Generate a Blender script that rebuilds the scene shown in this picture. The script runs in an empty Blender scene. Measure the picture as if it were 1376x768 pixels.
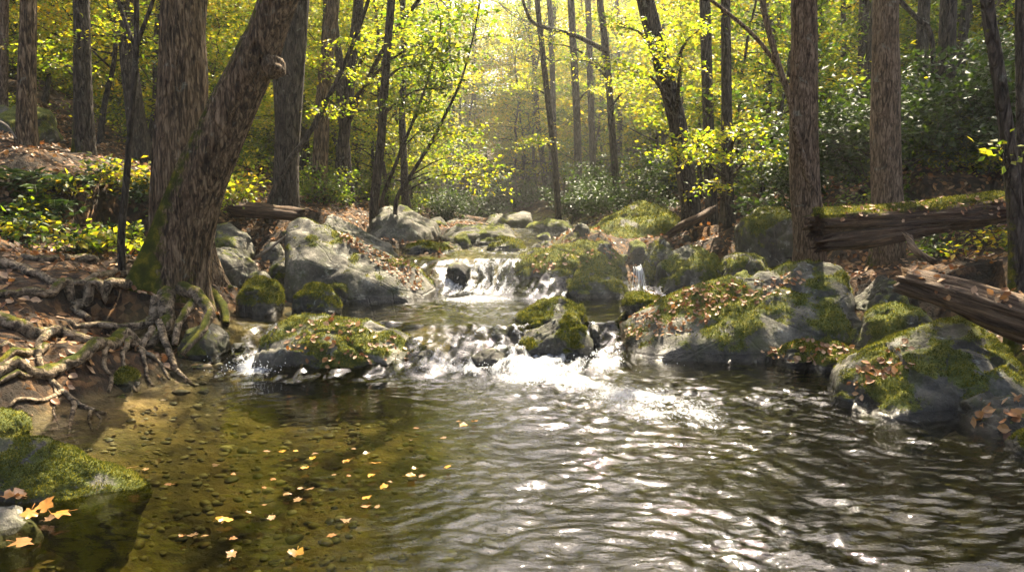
import bpy, bmesh, math
import numpy as np
from mathutils import Vector, Matrix
from mathutils.bvhtree import BVHTree

rng = np.random.default_rng(11)
SC = bpy.context.scene
COL = SC.collection
R = math.radians

# ------------------------------------------------------------------ camera maths
CAM = np.array([0.0, 0.0, 1.5])
FPX, CX, CY = 1000.0, 688.0, 384.0
PITCH = math.atan2(94.0, 1000.0)
_f = np.array([0, math.cos(PITCH), -math.sin(PITCH)])
_u = np.array([0, math.sin(PITCH), math.cos(PITCH)])
_r = np.array([1.0, 0, 0])


def ray(px, py):
    return _f + _r * (px - CX) / FPX + _u * (CY - py) / FPX


def at(px, py, y):
    """world point seen at a photo position, at a forward distance y"""
    d = ray(px, py)
    return CAM + d * (y / d[1])


# ------------------------------------------------------------------ noise
_P = np.random.default_rng(3).permutation(256)
_P = np.concatenate([_P, _P, _P])
_G = np.random.default_rng(4).normal(size=(256, 3))
_G /= np.linalg.norm(_G, axis=1)[:, None]


def pn(p):
    p = np.asarray(p, float)
    i = np.floor(p).astype(np.int64)
    f = p - i
    i &= 255
    u = f * f * f * (f * (f * 6 - 15) + 10)
    out = 0
    for dx in (0, 1):
        wx = u[:, 0] if dx else 1 - u[:, 0]
        for dy in (0, 1):
            wy = u[:, 1] if dy else 1 - u[:, 1]
            for dz in (0, 1):
                wz = u[:, 2] if dz else 1 - u[:, 2]
                h = _P[_P[_P[(i[:, 0] + dx) & 255] + ((i[:, 1] + dy) & 255)] + ((i[:, 2] + dz) & 255)]
                g = _G[h]
                out = out + wx * wy * wz * (g[:, 0] * (f[:, 0] - dx) + g[:, 1] * (f[:, 1] - dy) + g[:, 2] * (f[:, 2] - dz))
    return out * 1.6


def fbm(p, octaves=4, gain=0.5, lac=2.03):
    p = np.asarray(p, float)
    a, s, o = 1.0, 0.0, 0.0
    for k in range(octaves):
        o = o + a * pn(p + 17.3 * k)
        s += a
        p = p * lac
        a *= gain
    return o / s


def ridged(p, octaves=3):
    p = np.asarray(p, float)
    a, o, s = 1.0, 0.0, 0.0
    for k in range(octaves):
        o = o + a * (1 - np.abs(pn(p + 9.1 * k)) * 2)
        s += a
        a *= 0.5
        p = p * 2.1
    return o / s


def sst(a, b, x):
    t = np.clip((x - a) / (b - a), 0, 1)
    return t * t * (3 - 2 * t)


# ------------------------------------------------------------------ mesh helpers
def build(name, verts, faces, mat=None, parent=None, smooth=True, attrs=None, loc=None, world=True):
    """link ONE mesh object; verts are world coordinates, loc is the origin"""
    verts = np.asarray(verts, float)
    if isinstance(faces, np.ndarray):
        faces = [faces]
    faces = [np.asarray(f, np.int64) for f in faces if len(f)]
    me = bpy.data.meshes.new(name)
    if loc is None:
        loc = np.array([0.0, 0, 0])
        off = loc
    else:
        off = np.asarray(loc, float)
    me.vertices.add(len(verts))
    me.vertices.foreach_set('co', (verts - off).astype(np.float32).ravel())
    nl = sum(f.size for f in faces)
    npol = sum(len(f) for f in faces)
    me.loops.add(nl)
    me.polygons.add(npol)
    me.loops.foreach_set('vertex_index', np.concatenate([f.ravel() for f in faces]).astype(np.int32))
    tot = np.concatenate([np.full(len(f), f.shape[1]) for f in faces])
    st = np.concatenate([[0], np.cumsum(tot)[:-1]])
    me.polygons.foreach_set('loop_start', st.astype(np.int32))
    me.polygons.foreach_set('use_smooth', np.full(npol, bool(smooth)))
    for k, v in (attrs or {}).items():
        a = me.attributes.new(k, 'FLOAT', 'POINT')
        a.data.foreach_set('value', np.asarray(v, np.float32))
    me.update(calc_edges=True)
    me.validate()
    if mat:
        me.materials.append(mat)
    o = bpy.data.objects.new(name, me)
    COL.objects.link(o)
    if parent is not None:
        o.parent = parent
        pl = np.array(parent['_w']) if '_w' in parent else np.array(parent.location)
        o.location = off - pl
        o['_w'] = [float(q) for q in off]
    else:
        o.location = off
        o['_w'] = [float(q) for q in off]
    return o


class MB:
    def __init__(s):
        s.v, s.f, s.n, s.a = [], [], 0, []

    def add(s, v, f, a=None):
        v = np.asarray(v, float)
        s.v.append(v)
        for q in ([f] if isinstance(f, np.ndarray) else f):
            s.f.append(np.asarray(q, np.int64) + s.n)
        s.a.append(np.zeros(len(v)) if a is None else np.broadcast_to(np.asarray(a, float), (len(v),)))
        s.n += len(v)

    def build(s, name, mat, parent=None, smooth=True, loc=None, attr=None):
        by = {}
        for f in s.f:
            by.setdefault(f.shape[1], []).append(f)
        return build(name, np.concatenate(s.v), [np.concatenate(x) for x in by.values()], mat, parent, smooth,
                     {attr: np.concatenate(s.a)} if attr else None, loc)


def tag(o, label=None, cat=None, group=None, kind=None):
    if label:
        o['label'] = label
    if cat:
        o['category'] = cat
    if group:
        o['group'] = group
    if kind:
        o['kind'] = kind
    return o


def thing(name, loc, label, cat, group=None):
    o = bpy.data.objects.new(name, None)
    o.empty_display_size = 0.2
    COL.objects.link(o)
    o.location = loc
    o['_w'] = [float(q) for q in loc]
    return tag(o, label, cat, group)


def copy_thing(o, loc, rz=0.0, sc=1.0, label=None, group=None, tilt=(0, 0)):
    c = o.copy()
    COL.objects.link(c)
    c.location = loc
    c.rotation_euler = (tilt[0], tilt[1], rz)
    c.scale = (sc, sc, sc)
    if label:
        c['label'] = label
    if group:
        c['group'] = group
    for ch in o.children:
        d = ch.copy()
        COL.objects.link(d)
        d.parent = c
    return c


def resample(pts, n, smooth=True):
    pts = np.asarray(pts, float)
    t = np.concatenate([[0], np.cumsum(np.linalg.norm(np.diff(pts, axis=0), axis=1))])
    t /= t[-1]
    if smooth and len(pts) > 2:
        # catmull-rom
        q = np.linspace(0, 1, n)
        out = np.zeros((n, pts.shape[1]))
        idx = np.clip(np.searchsorted(t, q, 'right') - 1, 0, len(pts) - 2)
        P = np.vstack([2 * pts[0] - pts[1], pts, 2 * pts[-1] - pts[-2]])
        w = ((q - t[idx]) / (t[idx + 1] - t[idx]))[:, None]
        p0, p1, p2, p3 = P[idx], P[idx + 1], P[idx + 2], P[idx + 3]
        out = 0.5 * ((2 * p1) + (-p0 + p2) * w + (2 * p0 - 5 * p1 + 4 * p2 - p3) * w ** 2 + (-p0 + 3 * p1 - 3 * p2 + p3) * w ** 3)
        return out
    q = np.linspace(0, 1, n)
    return np.stack([np.interp(q, t, pts[:, k]) for k in range(pts.shape[1])], 1)


def tube(path, rad, sides=8, cap=True, disp=None):
    """path (n,3), rad (n,) -> verts, [quads, tris]; disp(theta, s, pts)->radius factor"""
    path = np.asarray(path, float)
    n = len(path)
    T = np.gradient(path, axis=0)
    T /= np.linalg.norm(T, axis=1)[:, None] + 1e-9
    ref = np.array([0, 1.0, 0]) if abs(T[0][1]) < 0.9 else np.array([1.0, 0, 0])
    N = np.zeros((n, 3))
    a = ref - T[0] * ref.dot(T[0])
    N[0] = a / np.linalg.norm(a)
    for i in range(1, n):
        a = N[i - 1] - T[i] * N[i - 1].dot(T[i])
        N[i] = a / (np.linalg.norm(a) + 1e-9)
    B = np.cross(T, N)
    th = np.linspace(0, 2 * np.pi, sides, endpoint=False)
    rad = np.broadcast_to(np.asarray(rad, float), (n,))
    rr = rad[:, None] * np.ones(sides)[None]
    if disp is not None:
        s = np.concatenate([[0], np.cumsum(np.linalg.norm(np.diff(path, axis=0), axis=1))])
        rr = rr * disp(np.broadcast_to(th, (n, sides)), np.broadcast_to(s[:, None], (n, sides)))
    v = path[:, None, :] + rr[..., None] * (np.cos(th)[None, :, None] * N[:, None] + np.sin(th)[None, :, None] * B[:, None])
    v = v.reshape(-1, 3)
    i = np.arange(n - 1)[:, None] * sides
    j = np.arange(sides)[None]
    k = (j + 1) % sides
    q = np.stack([i + j, i + k, i + sides + k, i + sides + j], -1).reshape(-1, 4)
    fs = [q]
    if cap:
        v = np.vstack([v, path[0], path[-1]])
        jj = np.arange(sides)
        kk = (jj + 1) % sides
        t1 = np.stack([kk, jj, np.full(sides, n * sides)], -1)
        o = (n - 1) * sides
        t2 = np.stack([o + jj, o + kk, np.full(sides, n * sides + 1)], -1)
        fs.append(np.vstack([t1, t2]))
    return v, fs


# ------------------------------------------------------------------ materials
class NT:
    def __init__(s, name):
        s.m = bpy.data.materials.new(name)
        s.m.use_nodes = True
        s.t = s.m.node_tree
        s.t.nodes.clear()
        s.out = s.n('ShaderNodeOutputMaterial')

    def n(s, typ, inp=None, **kw):
        nd = s.t.nodes.new(typ)
        for k, v in kw.items():
            setattr(nd, k, v)
        for k, v in (inp or {}).items():
            s.set(nd, k, v)
        return nd

    def set(s, nd, k, v):
        i = nd.inputs[k]
        if isinstance(v, bpy.types.NodeSocket):
            s.t.links.new(v, i)
        elif isinstance(v, (tuple, list)) and len(v) == 3 and i.type == 'RGBA':
            i.default_value = (*v, 1)
        else:
            i.default_value = v

    def coord(s, scale=(1, 1, 1), out='Object'):
        c = s.n('ShaderNodeTexCoord').outputs[out]
        return s.n('ShaderNodeMapping', {'Vector': c, 'Scale': scale}).outputs[0]

    def noise(s, vec, scale, detail=4, rough=0.55, dist=0.0):
        return s.n('ShaderNodeTexNoise', {'Vector': vec, 'Scale': scale, 'Detail': detail, 'Roughness': rough, 'Distortion': dist}).outputs[0]

    def vor(s, vec, scale, out='Distance', feature='F1', rnd=1.0):
        return s.n('ShaderNodeTexVoronoi', {'Vector': vec, 'Scale': scale, 'Randomness': rnd}, feature=feature).outputs[out]

    def ramp(s, fac, stops, interp='LINEAR'):
        nd = s.n('ShaderNodeValToRGB', {'Fac': fac})
        nd.color_ramp.interpolation = interp
        e = nd.color_ramp.elements
        while len(e) < len(stops):
            e.new(0.5)
        for el, (p, c) in zip(e, stops):
            el.position = p
            el.color = (*c, 1) if isinstance(c, tuple) else (c, c, c, 1)
        return nd.outputs[0]

    def mix(s, fac, a, b, mode='MIX'):
        nd = s.n('ShaderNodeMix', data_type='RGBA', blend_type=mode)
        s.set(nd, 0, fac)
        s.set(nd, 6, a)
        s.set(nd, 7, b)
        return nd.outputs[2]

    def math(s, op, a, b=None, clamp=False):
        nd = s.n('ShaderNodeMath', operation=op, use_clamp=clamp)
        s.set(nd, 0, a)
        if b is not None:
            s.set(nd, 1, b)
        return nd.outputs[0]

    def mr(s, v, a, b, c=0.0, d=1.0):
        return s.n('ShaderNodeMapRange', {'Value': v, 'From Min': a, 'From Max': b, 'To Min': c, 'To Max': d}, interpolation_type='SMOOTHSTEP').outputs[0]

    def attr(s, name):
        return s.n('ShaderNodeAttribute', attribute_name=name).outputs['Fac']

    def bump(s, h, strength=0.5, dist=0.02, normal=None):
        d = {'Height': h, 'Strength': strength, 'Distance': dist}
        if normal is not None:
            d['Normal'] = normal
        return s.n('ShaderNodeBump', d).outputs[0]

    def finish(s, sh):
        s.t.links.new(sh, s.out.inputs['Surface'])
        return s.m


def principled(t, col, rough=0.8, normal=None, spec=0.3):
    d = {'Base Color': col, 'Roughness': rough, 'Specular IOR Level': spec}
    if normal is not None:
        d['Normal'] = normal
    return t.n('ShaderNodeBsdfPrincipled', d).outputs[0]


def mat_leaf(name, stops, trans=0.5, tcol=(1.95, 1.95, 0.6), rough=0.45):
    t = NT(name)
    g = t.n('ShaderNodeNewGeometry').outputs['Random Per Island']
    k = len(stops)
    c = t.ramp(g, [((i + 0.0) / (k - 1), s) for i, s in enumerate(stops)])
    tc = t.mix(1.0, c, tcol, 'MULTIPLY')
    p = principled(t, c, rough, spec=0.35)
    tr = t.n('ShaderNodeBsdfTranslucent', {'Color': tc}).outputs[0]
    return t.finish(t.n('ShaderNodeMixShader', {0: trans, 1: p, 2: tr}).outputs[0])


def moss_col(t, v):
    n1 = t.noise(v, 9, 5)
    n2 = t.noise(v, 90, 3)
    c = t.ramp(n1, [(0.28, (0.022, 0.030, 0.004)), (0.5, (0.075, 0.080, 0.009)), (0.68, (0.25, 0.21, 0.022))])
    return t.mix(t.mr(n2, 0.35, 0.7), t.mix(0.55, c, (0.02, 0.028, 0.005)), c)


def mat_rock(name, base=((0.032, 0.029, 0.021), (0.115, 0.104, 0.078), (0.26, 0.236, 0.18)), seed=0.0, moss=True):
    t = NT(name)
    c = t.n('ShaderNodeTexCoord').outputs['Object']
    v = t.n('ShaderNodeMapping', {'Vector': c, 'Location': (seed, seed * 2, seed)}).outputs[0]
    n1 = t.noise(v, 2.6, 8, 0.62, 0.4)
    n2 = t.noise(v, 26, 6, 0.65)
    col = t.ramp(n1, [(0.34, base[0]), (0.52, base[1]), (0.66, base[2])])
    col = t.mix(t.mr(n2, 0.35, 0.7), t.mix(0.5, col, (0.03, 0.03, 0.025)), col)
    # lichen patches
    lv = t.noise(v, 6.5, 6, 0.7, 0.8)
    lich = t.mr(lv, 0.58, 0.66)
    col = t.mix(t.math('MULTIPLY', lich, 0.75), col, (0.36, 0.37, 0.30))
    col = t.mix(t.mr(t.noise(v, 4.0, 6, 0.7), 0.45, 0.65, 0, 0.75), col, (0.055, 0.06, 0.02))
    crack = t.vor(v, 2.3, 'Distance', 'DISTANCE_TO_EDGE')
    wet = t.attr('wet')
    col = t.mix(t.math('MULTIPLY', wet, 0.8), col, t.mix(1.0, col, (0.28, 0.25, 0.2), 'MULTIPLY'))
    h = t.math('ADD', t.math('MULTIPLY', n2, 0.6), t.math('MULTIPLY', t.noise(v, 90, 4, 0.7), 0.35))
    h = t.math('ADD', h, t.math('MULTIPLY', t.mr(crack, 0.0, 0.04), 0.25))
    bm = t.bump(h, 1.0, 0.03)
    rough = t.mr(wet, 0, 1, 0.85, 0.25)
    rk = principled(t, col, rough, bm, 0.35)
    if not moss:
        return t.finish(rk)
    ms = t.attr('moss')
    mc = moss_col(t, v)
    hm = t.math('ADD', t.noise(v, 130, 4, 0.7), t.noise(v, 45, 3, 0.6))
    bm2 = t.bump(hm, 1.0, 0.03)
    mo = t.n('ShaderNodeBsdfPrincipled', {'Base Color': mc, 'Roughness': 0.95, 'Normal': bm2, 'Specular IOR Level': 0.1, 'Sheen Weight': 0.35, 'Sheen Roughness': 0.5,
                                          'Sheen Tint': (0.7, 0.8, 0.3)}).outputs[0]
    f = t.mr(t.math('ADD', ms, t.math('MULTIPLY', t.math('SUBTRACT', t.noise(v, 30, 5, 0.7), 0.5), 0.9)), 0.38, 0.58)
    return t.finish(t.n('ShaderNodeMixShader', {0: f, 1: rk, 2: mo}).outputs[0])


def mat_bark(name, c0, c1, c2, moss=0.5, stretch=0.22, scale=1.0, bumpd=0.03, furrow=0.75):
    t = NT(name)
    v = t.coord((1, 1, stretch))
    vo = t.n('ShaderNodeTexCoord').outputs['Object']
    n1 = t.noise(v, 16 * scale, 6, 0.65, 1.2)
    n2 = t.noise(v, 60 * scale, 4, 0.6, 0.5)
    big = t.noise(vo, 1.7, 5, 0.6)
    col = t.ramp(n1, [(0.40, c0), (0.5, c1), (0.60, c2)])
    col = t.mix(t.mr(n2, 0.3, 0.7, 0.0, 0.4), col, c0)
    col = t.mix(t.mr(big, 0.5, 0.7, 0, 0.5), col, t.mix(1.0, col, (0.5, 0.5, 0.45), 'MULTIPLY'))
    li = t.mr(t.noise(vo, 5, 6, 0.7, 0.6), 0.6, 0.68, 0, 0.5)
    col = t.mix(li, col, (0.27, 0.28, 0.22))
    wv_ = t.n('ShaderNodeVectorMath', {0: v, 1: t.n('ShaderNodeVectorMath', {0: t.n('ShaderNodeTexNoise', {'Vector': v, 'Scale': 9.0 * scale, 'Detail': 3}).outputs[1], 1: (0.09, 0.09, 0.09)}, operation='MULTIPLY').outputs[0]},
              operation='ADD').outputs[0]
    fur = t.mr(t.vor(wv_, 15 * scale, 'Distance', 'DISTANCE_TO_EDGE'), 0.0, 0.16)
    fur = t.mr(fur, 0.0, 1.0, 1.0 - furrow, 1.0)
    col = t.mix(fur, t.mix(1.0, col, (0.42, 0.39, 0.35), 'MULTIPLY'), col)
    h = t.math('ADD', t.math('MULTIPLY', n1, 0.6), t.math('MULTIPLY', n2, 0.4))
    h = t.math('ADD', h, t.math('MULTIPLY', fur, 0.7))
    bm = t.bump(h, 1.0, bumpd * 1.8)
    b = principled(t, col, 0.9, bm, 0.2)
    if moss <= 0:
        return t.finish(b)
    ms = t.attr('moss')
    mc = moss_col(t, vo)
    mo = principled(t, mc, 0.95, t.bump(t.noise(vo, 110, 4, 0.7), 0.9, 0.02), 0.1)
    f = t.mr(t.math('ADD', ms, t.math('MULTIPLY', t.math('SUBTRACT', t.noise(vo, 14, 6, 0.7), 0.5), 1.1)), 0.45, 0.65)
    return t.finish(t.n('ShaderNodeMixShader', {0: f, 1: b, 2: mo}).outputs[0])


def mat_ground():
    t = NT('forest_floor_soil')
    v = t.coord()
    und = t.attr('under')
    ms = t.attr('moss')
    n1 = t.noise(v, 3, 6, 0.6)
    vc = t.vor(v, 16, 'Color')
    vd = t.vor(v, 16, 'Distance')
    sep = t.n('ShaderNodeSeparateColor', {0: vc}).outputs[0]
    lit = t.ramp(sep, [(0.0, (0.020, 0.013, 0.008)), (0.4, (0.055, 0.032, 0.016)), (0.75, (0.13, 0.065, 0.025)), (1.0, (0.22, 0.13, 0.06))])
    lit = t.mix(t.mr(n1, 0.35, 0.65), (0.018, 0.013, 0.008), lit)
    mc = moss_col(t, v)
    f = t.mr(t.math('ADD', ms, t.math('MULTIPLY', t.math('SUBTRACT', t.noise(v, 6, 6, 0.7), 0.5), 1.4)), 0.5, 0.7)
    lit = t.mix(f, lit, mc)
    pv = t.vor(v, 13, 'Color')
    ps = t.n('ShaderNodeSeparateColor', {0: pv}).outputs[1]
    peb = t.ramp(ps, [(0, (0.05, 0.042, 0.02)), (0.5, (0.115, 0.09, 0.038)), (1, (0.21, 0.165, 0.075))])
    sand = t.ramp(t.noise(v, 1.4, 5, 0.6), [(0.34, (0.035, 0.032, 0.011)), (0.52, (0.12, 0.085, 0.03)), (0.66, (0.32, 0.215, 0.085))])
    peb = t.mix(0.55, peb, sand)
    col = t.mix(und, lit, peb)
    h = t.math('ADD', t.math('MULTIPLY', vd, -0.6), t.noise(v, 40, 5, 0.7))
    return t.finish(principled(t, col, 0.9, t.bump(h, 0.9, 0.04), 0.2))


def mat_water():
    t = NT('clear_stream_water')
    c = t.n('ShaderNodeTexCoord').outputs['Object']
    v1 = t.n('ShaderNodeMapping', {'Vector': c, 'Scale': (1.0, 2.4, 1)}).outputs[0]
    h = t.math('ADD', t.math('MULTIPLY', t.noise(v1, 9, 4, 0.55, 0.6), 0.9), t.math('MULTIPLY', t.noise(v1, 26, 3, 0.6, 0.4), 0.3))
    rip = t.attr('ripple')
    bm = t.n('ShaderNodeBump', {'Height': h, 'Strength': t.math('MULTIPLY', rip, 0.22), 'Distance': 0.035}).outputs[0]
    fr = t.n('ShaderNodeFresnel', {'IOR': 1.33, 'Normal': bm}).outputs[0]
    gl = t.n('ShaderNodeBsdfGlossy', {'Color': (1, 1, 1), 'Roughness': 0.03, 'Normal': bm}).outputs[0]
    tc = t.n('ShaderNodeCombineColor', {0: t.math('POWER', 0.12, t.attr('depth')), 1: t.math('POWER', 0.13, t.attr('depth')), 2: t.math('POWER', 0.045, t.attr('depth'))}).outputs[0]
    tr = t.n('ShaderNodeBsdfTransparent', {'Color': tc}).outputs[0]
    w = t.n('ShaderNodeMixShader', {0: fr, 1: tr, 2: gl}).outputs[0]
    fo = t.attr('foam')
    n = t.noise(t.n('ShaderNodeMapping', {'Vector': c, 'Scale': (1.7, 0.75, 1)}).outputs[0], 22, 6, 0.72, 0.8)
    f = t.mr(t.math('ADD', fo, t.math('MULTIPLY', t.math('SUBTRACT', n, 0.5), 1.5)), 0.42, 0.85)
    f = t.math('MULTIPLY', f, t.mr(fo, 0.02, 0.2))
    fd = principled(t, (0.5, 0.52, 0.53), 0.5, t.bump(n, 0.8, 0.03), 0.4)
    ft = t.n('ShaderNodeBsdfTranslucent', {'Color': (0.42, 0.45, 0.47)}).outputs[0]
    fs = t.n('ShaderNodeMixShader', {0: 0.4, 1: fd, 2: ft}).outputs[0]
    return t.finish(t.n('ShaderNodeMixShader', {0: t.math('MULTIPLY', f, 0.92), 1: w, 2: fs}).outputs[0])


M = {}
M['ground'] = mat_ground()
M['water'] = mat_water()
M['rock'] = mat_rock('grey_mossy_rock')
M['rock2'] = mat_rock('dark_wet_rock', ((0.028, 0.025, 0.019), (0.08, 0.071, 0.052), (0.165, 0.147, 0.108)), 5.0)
M['rock3'] = mat_rock('pale_lichen_rock', ((0.045, 0.041, 0.031), (0.15, 0.136, 0.104), (0.30, 0.275, 0.215)), 9.0)
M['bark_big'] = mat_bark('ridged_grey_brown_bark', (0.035, 0.023, 0.012), (0.155, 0.104, 0.058), (0.33, 0.235, 0.14), 0.5, 0.17, 1.3)
M['bark_dark'] = mat_bark('dark_bark', (0.022, 0.018, 0.013), (0.07, 0.055, 0.04), (0.13, 0.105, 0.08), 0.4)
M['bark_tan'] = mat_bark('tan_smooth_bark', (0.06, 0.041, 0.025), (0.19, 0.132, 0.083), (0.29, 0.21, 0.14), 0.3, 0.2, 1.7, 0.012)
M['bark_far'] = mat_bark('far_bark', (0.028, 0.022, 0.016), (0.075, 0.06, 0.045), (0.14, 0.115, 0.09), 0)
M['root'] = mat_bark('weathered_root_bark', (0.038, 0.027, 0.016), (0.165, 0.122, 0.074), (0.36, 0.275, 0.175), 0.5, 1.0, 0.8, 0.02, 0.15)
M['log'] = mat_bark('rotting_log_wood', (0.025, 0.016, 0.010), (0.10, 0.062, 0.036), (0.22, 0.15, 0.09), 0.5, 1.0, 1.0, 0.03)
M['log_grey'] = mat_bark('weathered_grey_wood', (0.04, 0.03, 0.022), (0.16, 0.125, 0.09), (0.32, 0.27, 0.21), 0.3, 1.0, 1.0, 0.03)
M['leaf_yel'] = mat_leaf('yellow_green_leaves', [(0.07, 0.12, 0.012), (0.13, 0.18, 0.018), (0.21, 0.22, 0.024), (0.36, 0.28, 0.03)], 0.6)
M['leaf_grn'] = mat_leaf('green_leaves', [(0.035, 0.07, 0.012), (0.06, 0.10, 0.015), (0.09, 0.125, 0.018), (0.15, 0.15, 0.02)], 0.55)
M['leaf_gold'] = mat_leaf('golden_leaves', [(0.13, 0.18, 0.02), (0.22, 0.23, 0.024), (0.31, 0.26, 0.028), (0.36, 0.21, 0.02)], 0.55)
M['leaf_dark'] = mat_leaf('dark_glossy_leaves', [(0.016, 0.032, 0.009), (0.028, 0.052, 0.012), (0.045, 0.07, 0.014)], 0.3, rough=0.55)
M['leaf_fern'] = mat_leaf('fern_fronds_green', [(0.016, 0.04, 0.010), (0.035, 0.065, 0.013), (0.06, 0.085, 0.018)], 0.3, (1.1, 1.1, 0.6), 0.6)
M['leaf_dead'] = mat_leaf('fallen_brown_leaves', [(0.10, 0.045, 0.018), (0.26, 0.105, 0.03), (0.17, 0.08, 0.03), (0.36, 0.19, 0.06), (0.30, 0.20, 0.12), (0.42, 0.27, 0.15)], 0.2, (1.1, 0.9, 0.6), 0.55)
M['leaf_float'] = mat_leaf('floating_leaves_yellow', [(0.30, 0.13, 0.012), (0.34, 0.18, 0.02), (0.28, 0.09, 0.012)], 0.2, (1.1, 0.9, 0.6), 0.35)
M['leaf_pale'] = mat_leaf('floating_leaves_pale', [(0.21, 0.125, 0.05), (0.18, 0.095, 0.035)], 0.2, (1.1, 0.9, 0.6), 0.35)
M['leaf_wet'] = mat_leaf('wet_orange_leaves', [(0.22, 0.10, 0.015), (0.30, 0.13, 0.02)], 0.15, (1.1, 0.9, 0.6), 0.3)
M['leaf_brown'] = mat_leaf('floating_leaves_brown', [(0.17, 0.07, 0.02), (0.22, 0.10, 0.025)], 0.2, (1.1, 0.9, 0.6), 0.35)

# ------------------------------------------------------------------ terrain
_ty = np.array([-8, 3, 4, 5, 6, 7, 7.7, 8.5, 9.5, 10.3, 10.9, 11.5, 13, 16, 20, 25, 30, 40, 60, 200.0])
_tL = np.array([-3.4, -3.0, -3.1, -3.45, -3.5, -3.15, -3.15, -3.2, -3.0, -2.2, -1.2, -1.1, -1.0, -1.0, -0.5, -0.2, -2.4, -6, -12, -40.0])
_tR = np.array([4.2, 3.9, 3.7, 3.5, 3.5, 3.5, 3.3, 3.1, 2.8, 2.3, 0.6, 0.2, 0.4, 0.9, 1.6, 1.7, -0.2, -4, -10, -38.0])
_wy = np.array([-8, 6.75, 7.15, 7.8, 10.3, 10.55, 11.0, 11.35, 14, 20, 21, 30, 200.0])
_wz = np.array([0, 0, 0.11, 0.35, 0.36, 0.46, 0.74, 0.85, 0.90, 0.97, 1.12, 1.25, 2.5])


def shores(y):
    return np.interp(y, _ty, _tL), np.interp(y, _ty, _tR)


def wlev(y):
    return np.interp(y, _wy, _wz)


CAPS = []


def terrain(x, y):
    x = np.asarray(x, float)
    y = np.asarray(y, float)
    sh = x.shape
    x = x.ravel()
    y = y.ravel()
    L, Rr = shores(y)
    wig = 0.22 * fbm(np.stack([x * 0.9, y * 0.9, x * 0], 1), 3)
    w = wlev(y)
    sl = L - x + wig
    sr = x - Rr + wig
    s = np.maximum(sl, sr)
    mid = np.clip(-s, 0, None)
    bed = w - (0.34 + 0.35 * sst(-1.2, 0.8, x) + 0.22 * sst(5.8, 3.5, y)) * sst(0, 1.4, mid) - 0.02
    left = sl > sr
    sp = np.clip(s, 0, None)
    bankL = (0.42 - 0.25 * sst(8.3, 9.3, y)) * sst(0, 0.45, sp) + 0.16 * sp + 0.020 * np.clip(sp - 1.5, 0, 30) ** 1.75
    bankR = (0.35 - 0.15 * sst(7, 9, y)) * sst(0, 0.6, sp) + 0.17 * sp + 0.008 * np.clip(sp - 2.0, 0, 40) ** 1.8
    bank = np.where(left, bankL, bankR)
    bank = np.minimum(bank, 9 + 0.16 * bank)
    z = np.where(s > 0, w + bank, bed)
    # valley closes behind
    far = np.clip(y - 36, 0, None)
    gap = np.exp(-((x + 0.05 * y) / (4 + 0.1 * np.clip(y, 0, 200))) ** 2)
    z = z + 0.26 * far * (1 - 0.45 * gap) * sst(0, 25, far)
    n = fbm(np.stack([x * 0.35, y * 0.35, x * 0 + 5], 1), 3)
    n2 = fbm(np.stack([x * 1.7, y * 1.7, x * 0 + 9], 1), 4)
    z = z + np.where(s > 0, sst(0, 2.5, sp) * n * 0.55 + sst(0, 0.4, sp) * n2 * 0.10, n2 * 0.05)
    # the ground lies at the level each boulder stands on, in front of it and around it
    for (cx, cy, rx, ry, zb) in CAPS:
        m = (np.abs(x - cx) < rx + 1.5) & (np.abs(y - cy) < ry + 1.8)
        if not m.any():
            continue
        xx, yy = x[m], y[m]
        q = np.sqrt(((xx - cx) / rx) ** 2 + ((yy - cy) / ry) ** 2)
        out = np.clip(q - 1, 0, None) * min(rx, ry)
        steep = np.where(yy < cy, 0.38, 1.1)
        cap = zb - 0.06 + steep * out
        z[m] = np.minimum(z[m], cap + 0.05 * n2[m])
    return z.reshape(sh)


def tz(x, y):
    return float(terrain(np.array([x]), np.array([y]))[0])


def ground_hit(px, py, y0=2.5, y1=80):
    d = ray(px, py)
    ys = np.geomspace(y0, y1, 900)
    P = CAM[None] + d[None] * (ys / d[1])[:, None]
    h = terrain(P[:, 0], P[:, 1])
    b = np.where(P[:, 2] < h)[0]
    i = b[0] if len(b) else len(ys) - 1
    return P[i]


def grow(a, b, step, ratio, lim):
    out = [a]
    s = step
    while abs(out[-1]) < abs(lim):
        s *= ratio
        out.append(out[-1] + (s if b > 0 else -s))
    return out[1:]


# ------------------------------------------------------------------ rocks
_ico = {}


def ico(sub):
    if sub not in _ico:
        bm = bmesh.new()
        bmesh.ops.create_icosphere(bm, subdivisions=sub, radius=1)
        v = np.array([q.co[:] for q in bm.verts])
        f = np.array([[q.index for q in p.verts] for p in bm.faces])
        bm.free()
        _ico[sub] = (v / np.linalg.norm(v, axis=1)[:, None], f)
    return _ico[sub]


def hull_planes(pts):
    bm = bmesh.new()
    for p in pts:
        bm.verts.new(p)
    bmesh.ops.convex_hull(bm, input=bm.verts)
    bm.normal_update()
    n = np.array([f.normal[:] for f in bm.faces])
    c = np.array([f.calc_center_median()[:] for f in bm.faces])
    bm.free()
    return n, (n * c).sum(1)


def vnormals(v, f):
    a, b, c = v[f[:, 0]], v[f[:, 1]], v[f[:, 2]]
    fn = np.cross(b - a, c - a)
    n = np.zeros_like(v)
    for k in range(3):
        np.add.at(n, f[:, k], fn)
    return n / (np.linalg.norm(n, axis=1)[:, None] + 1e-12)


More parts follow.
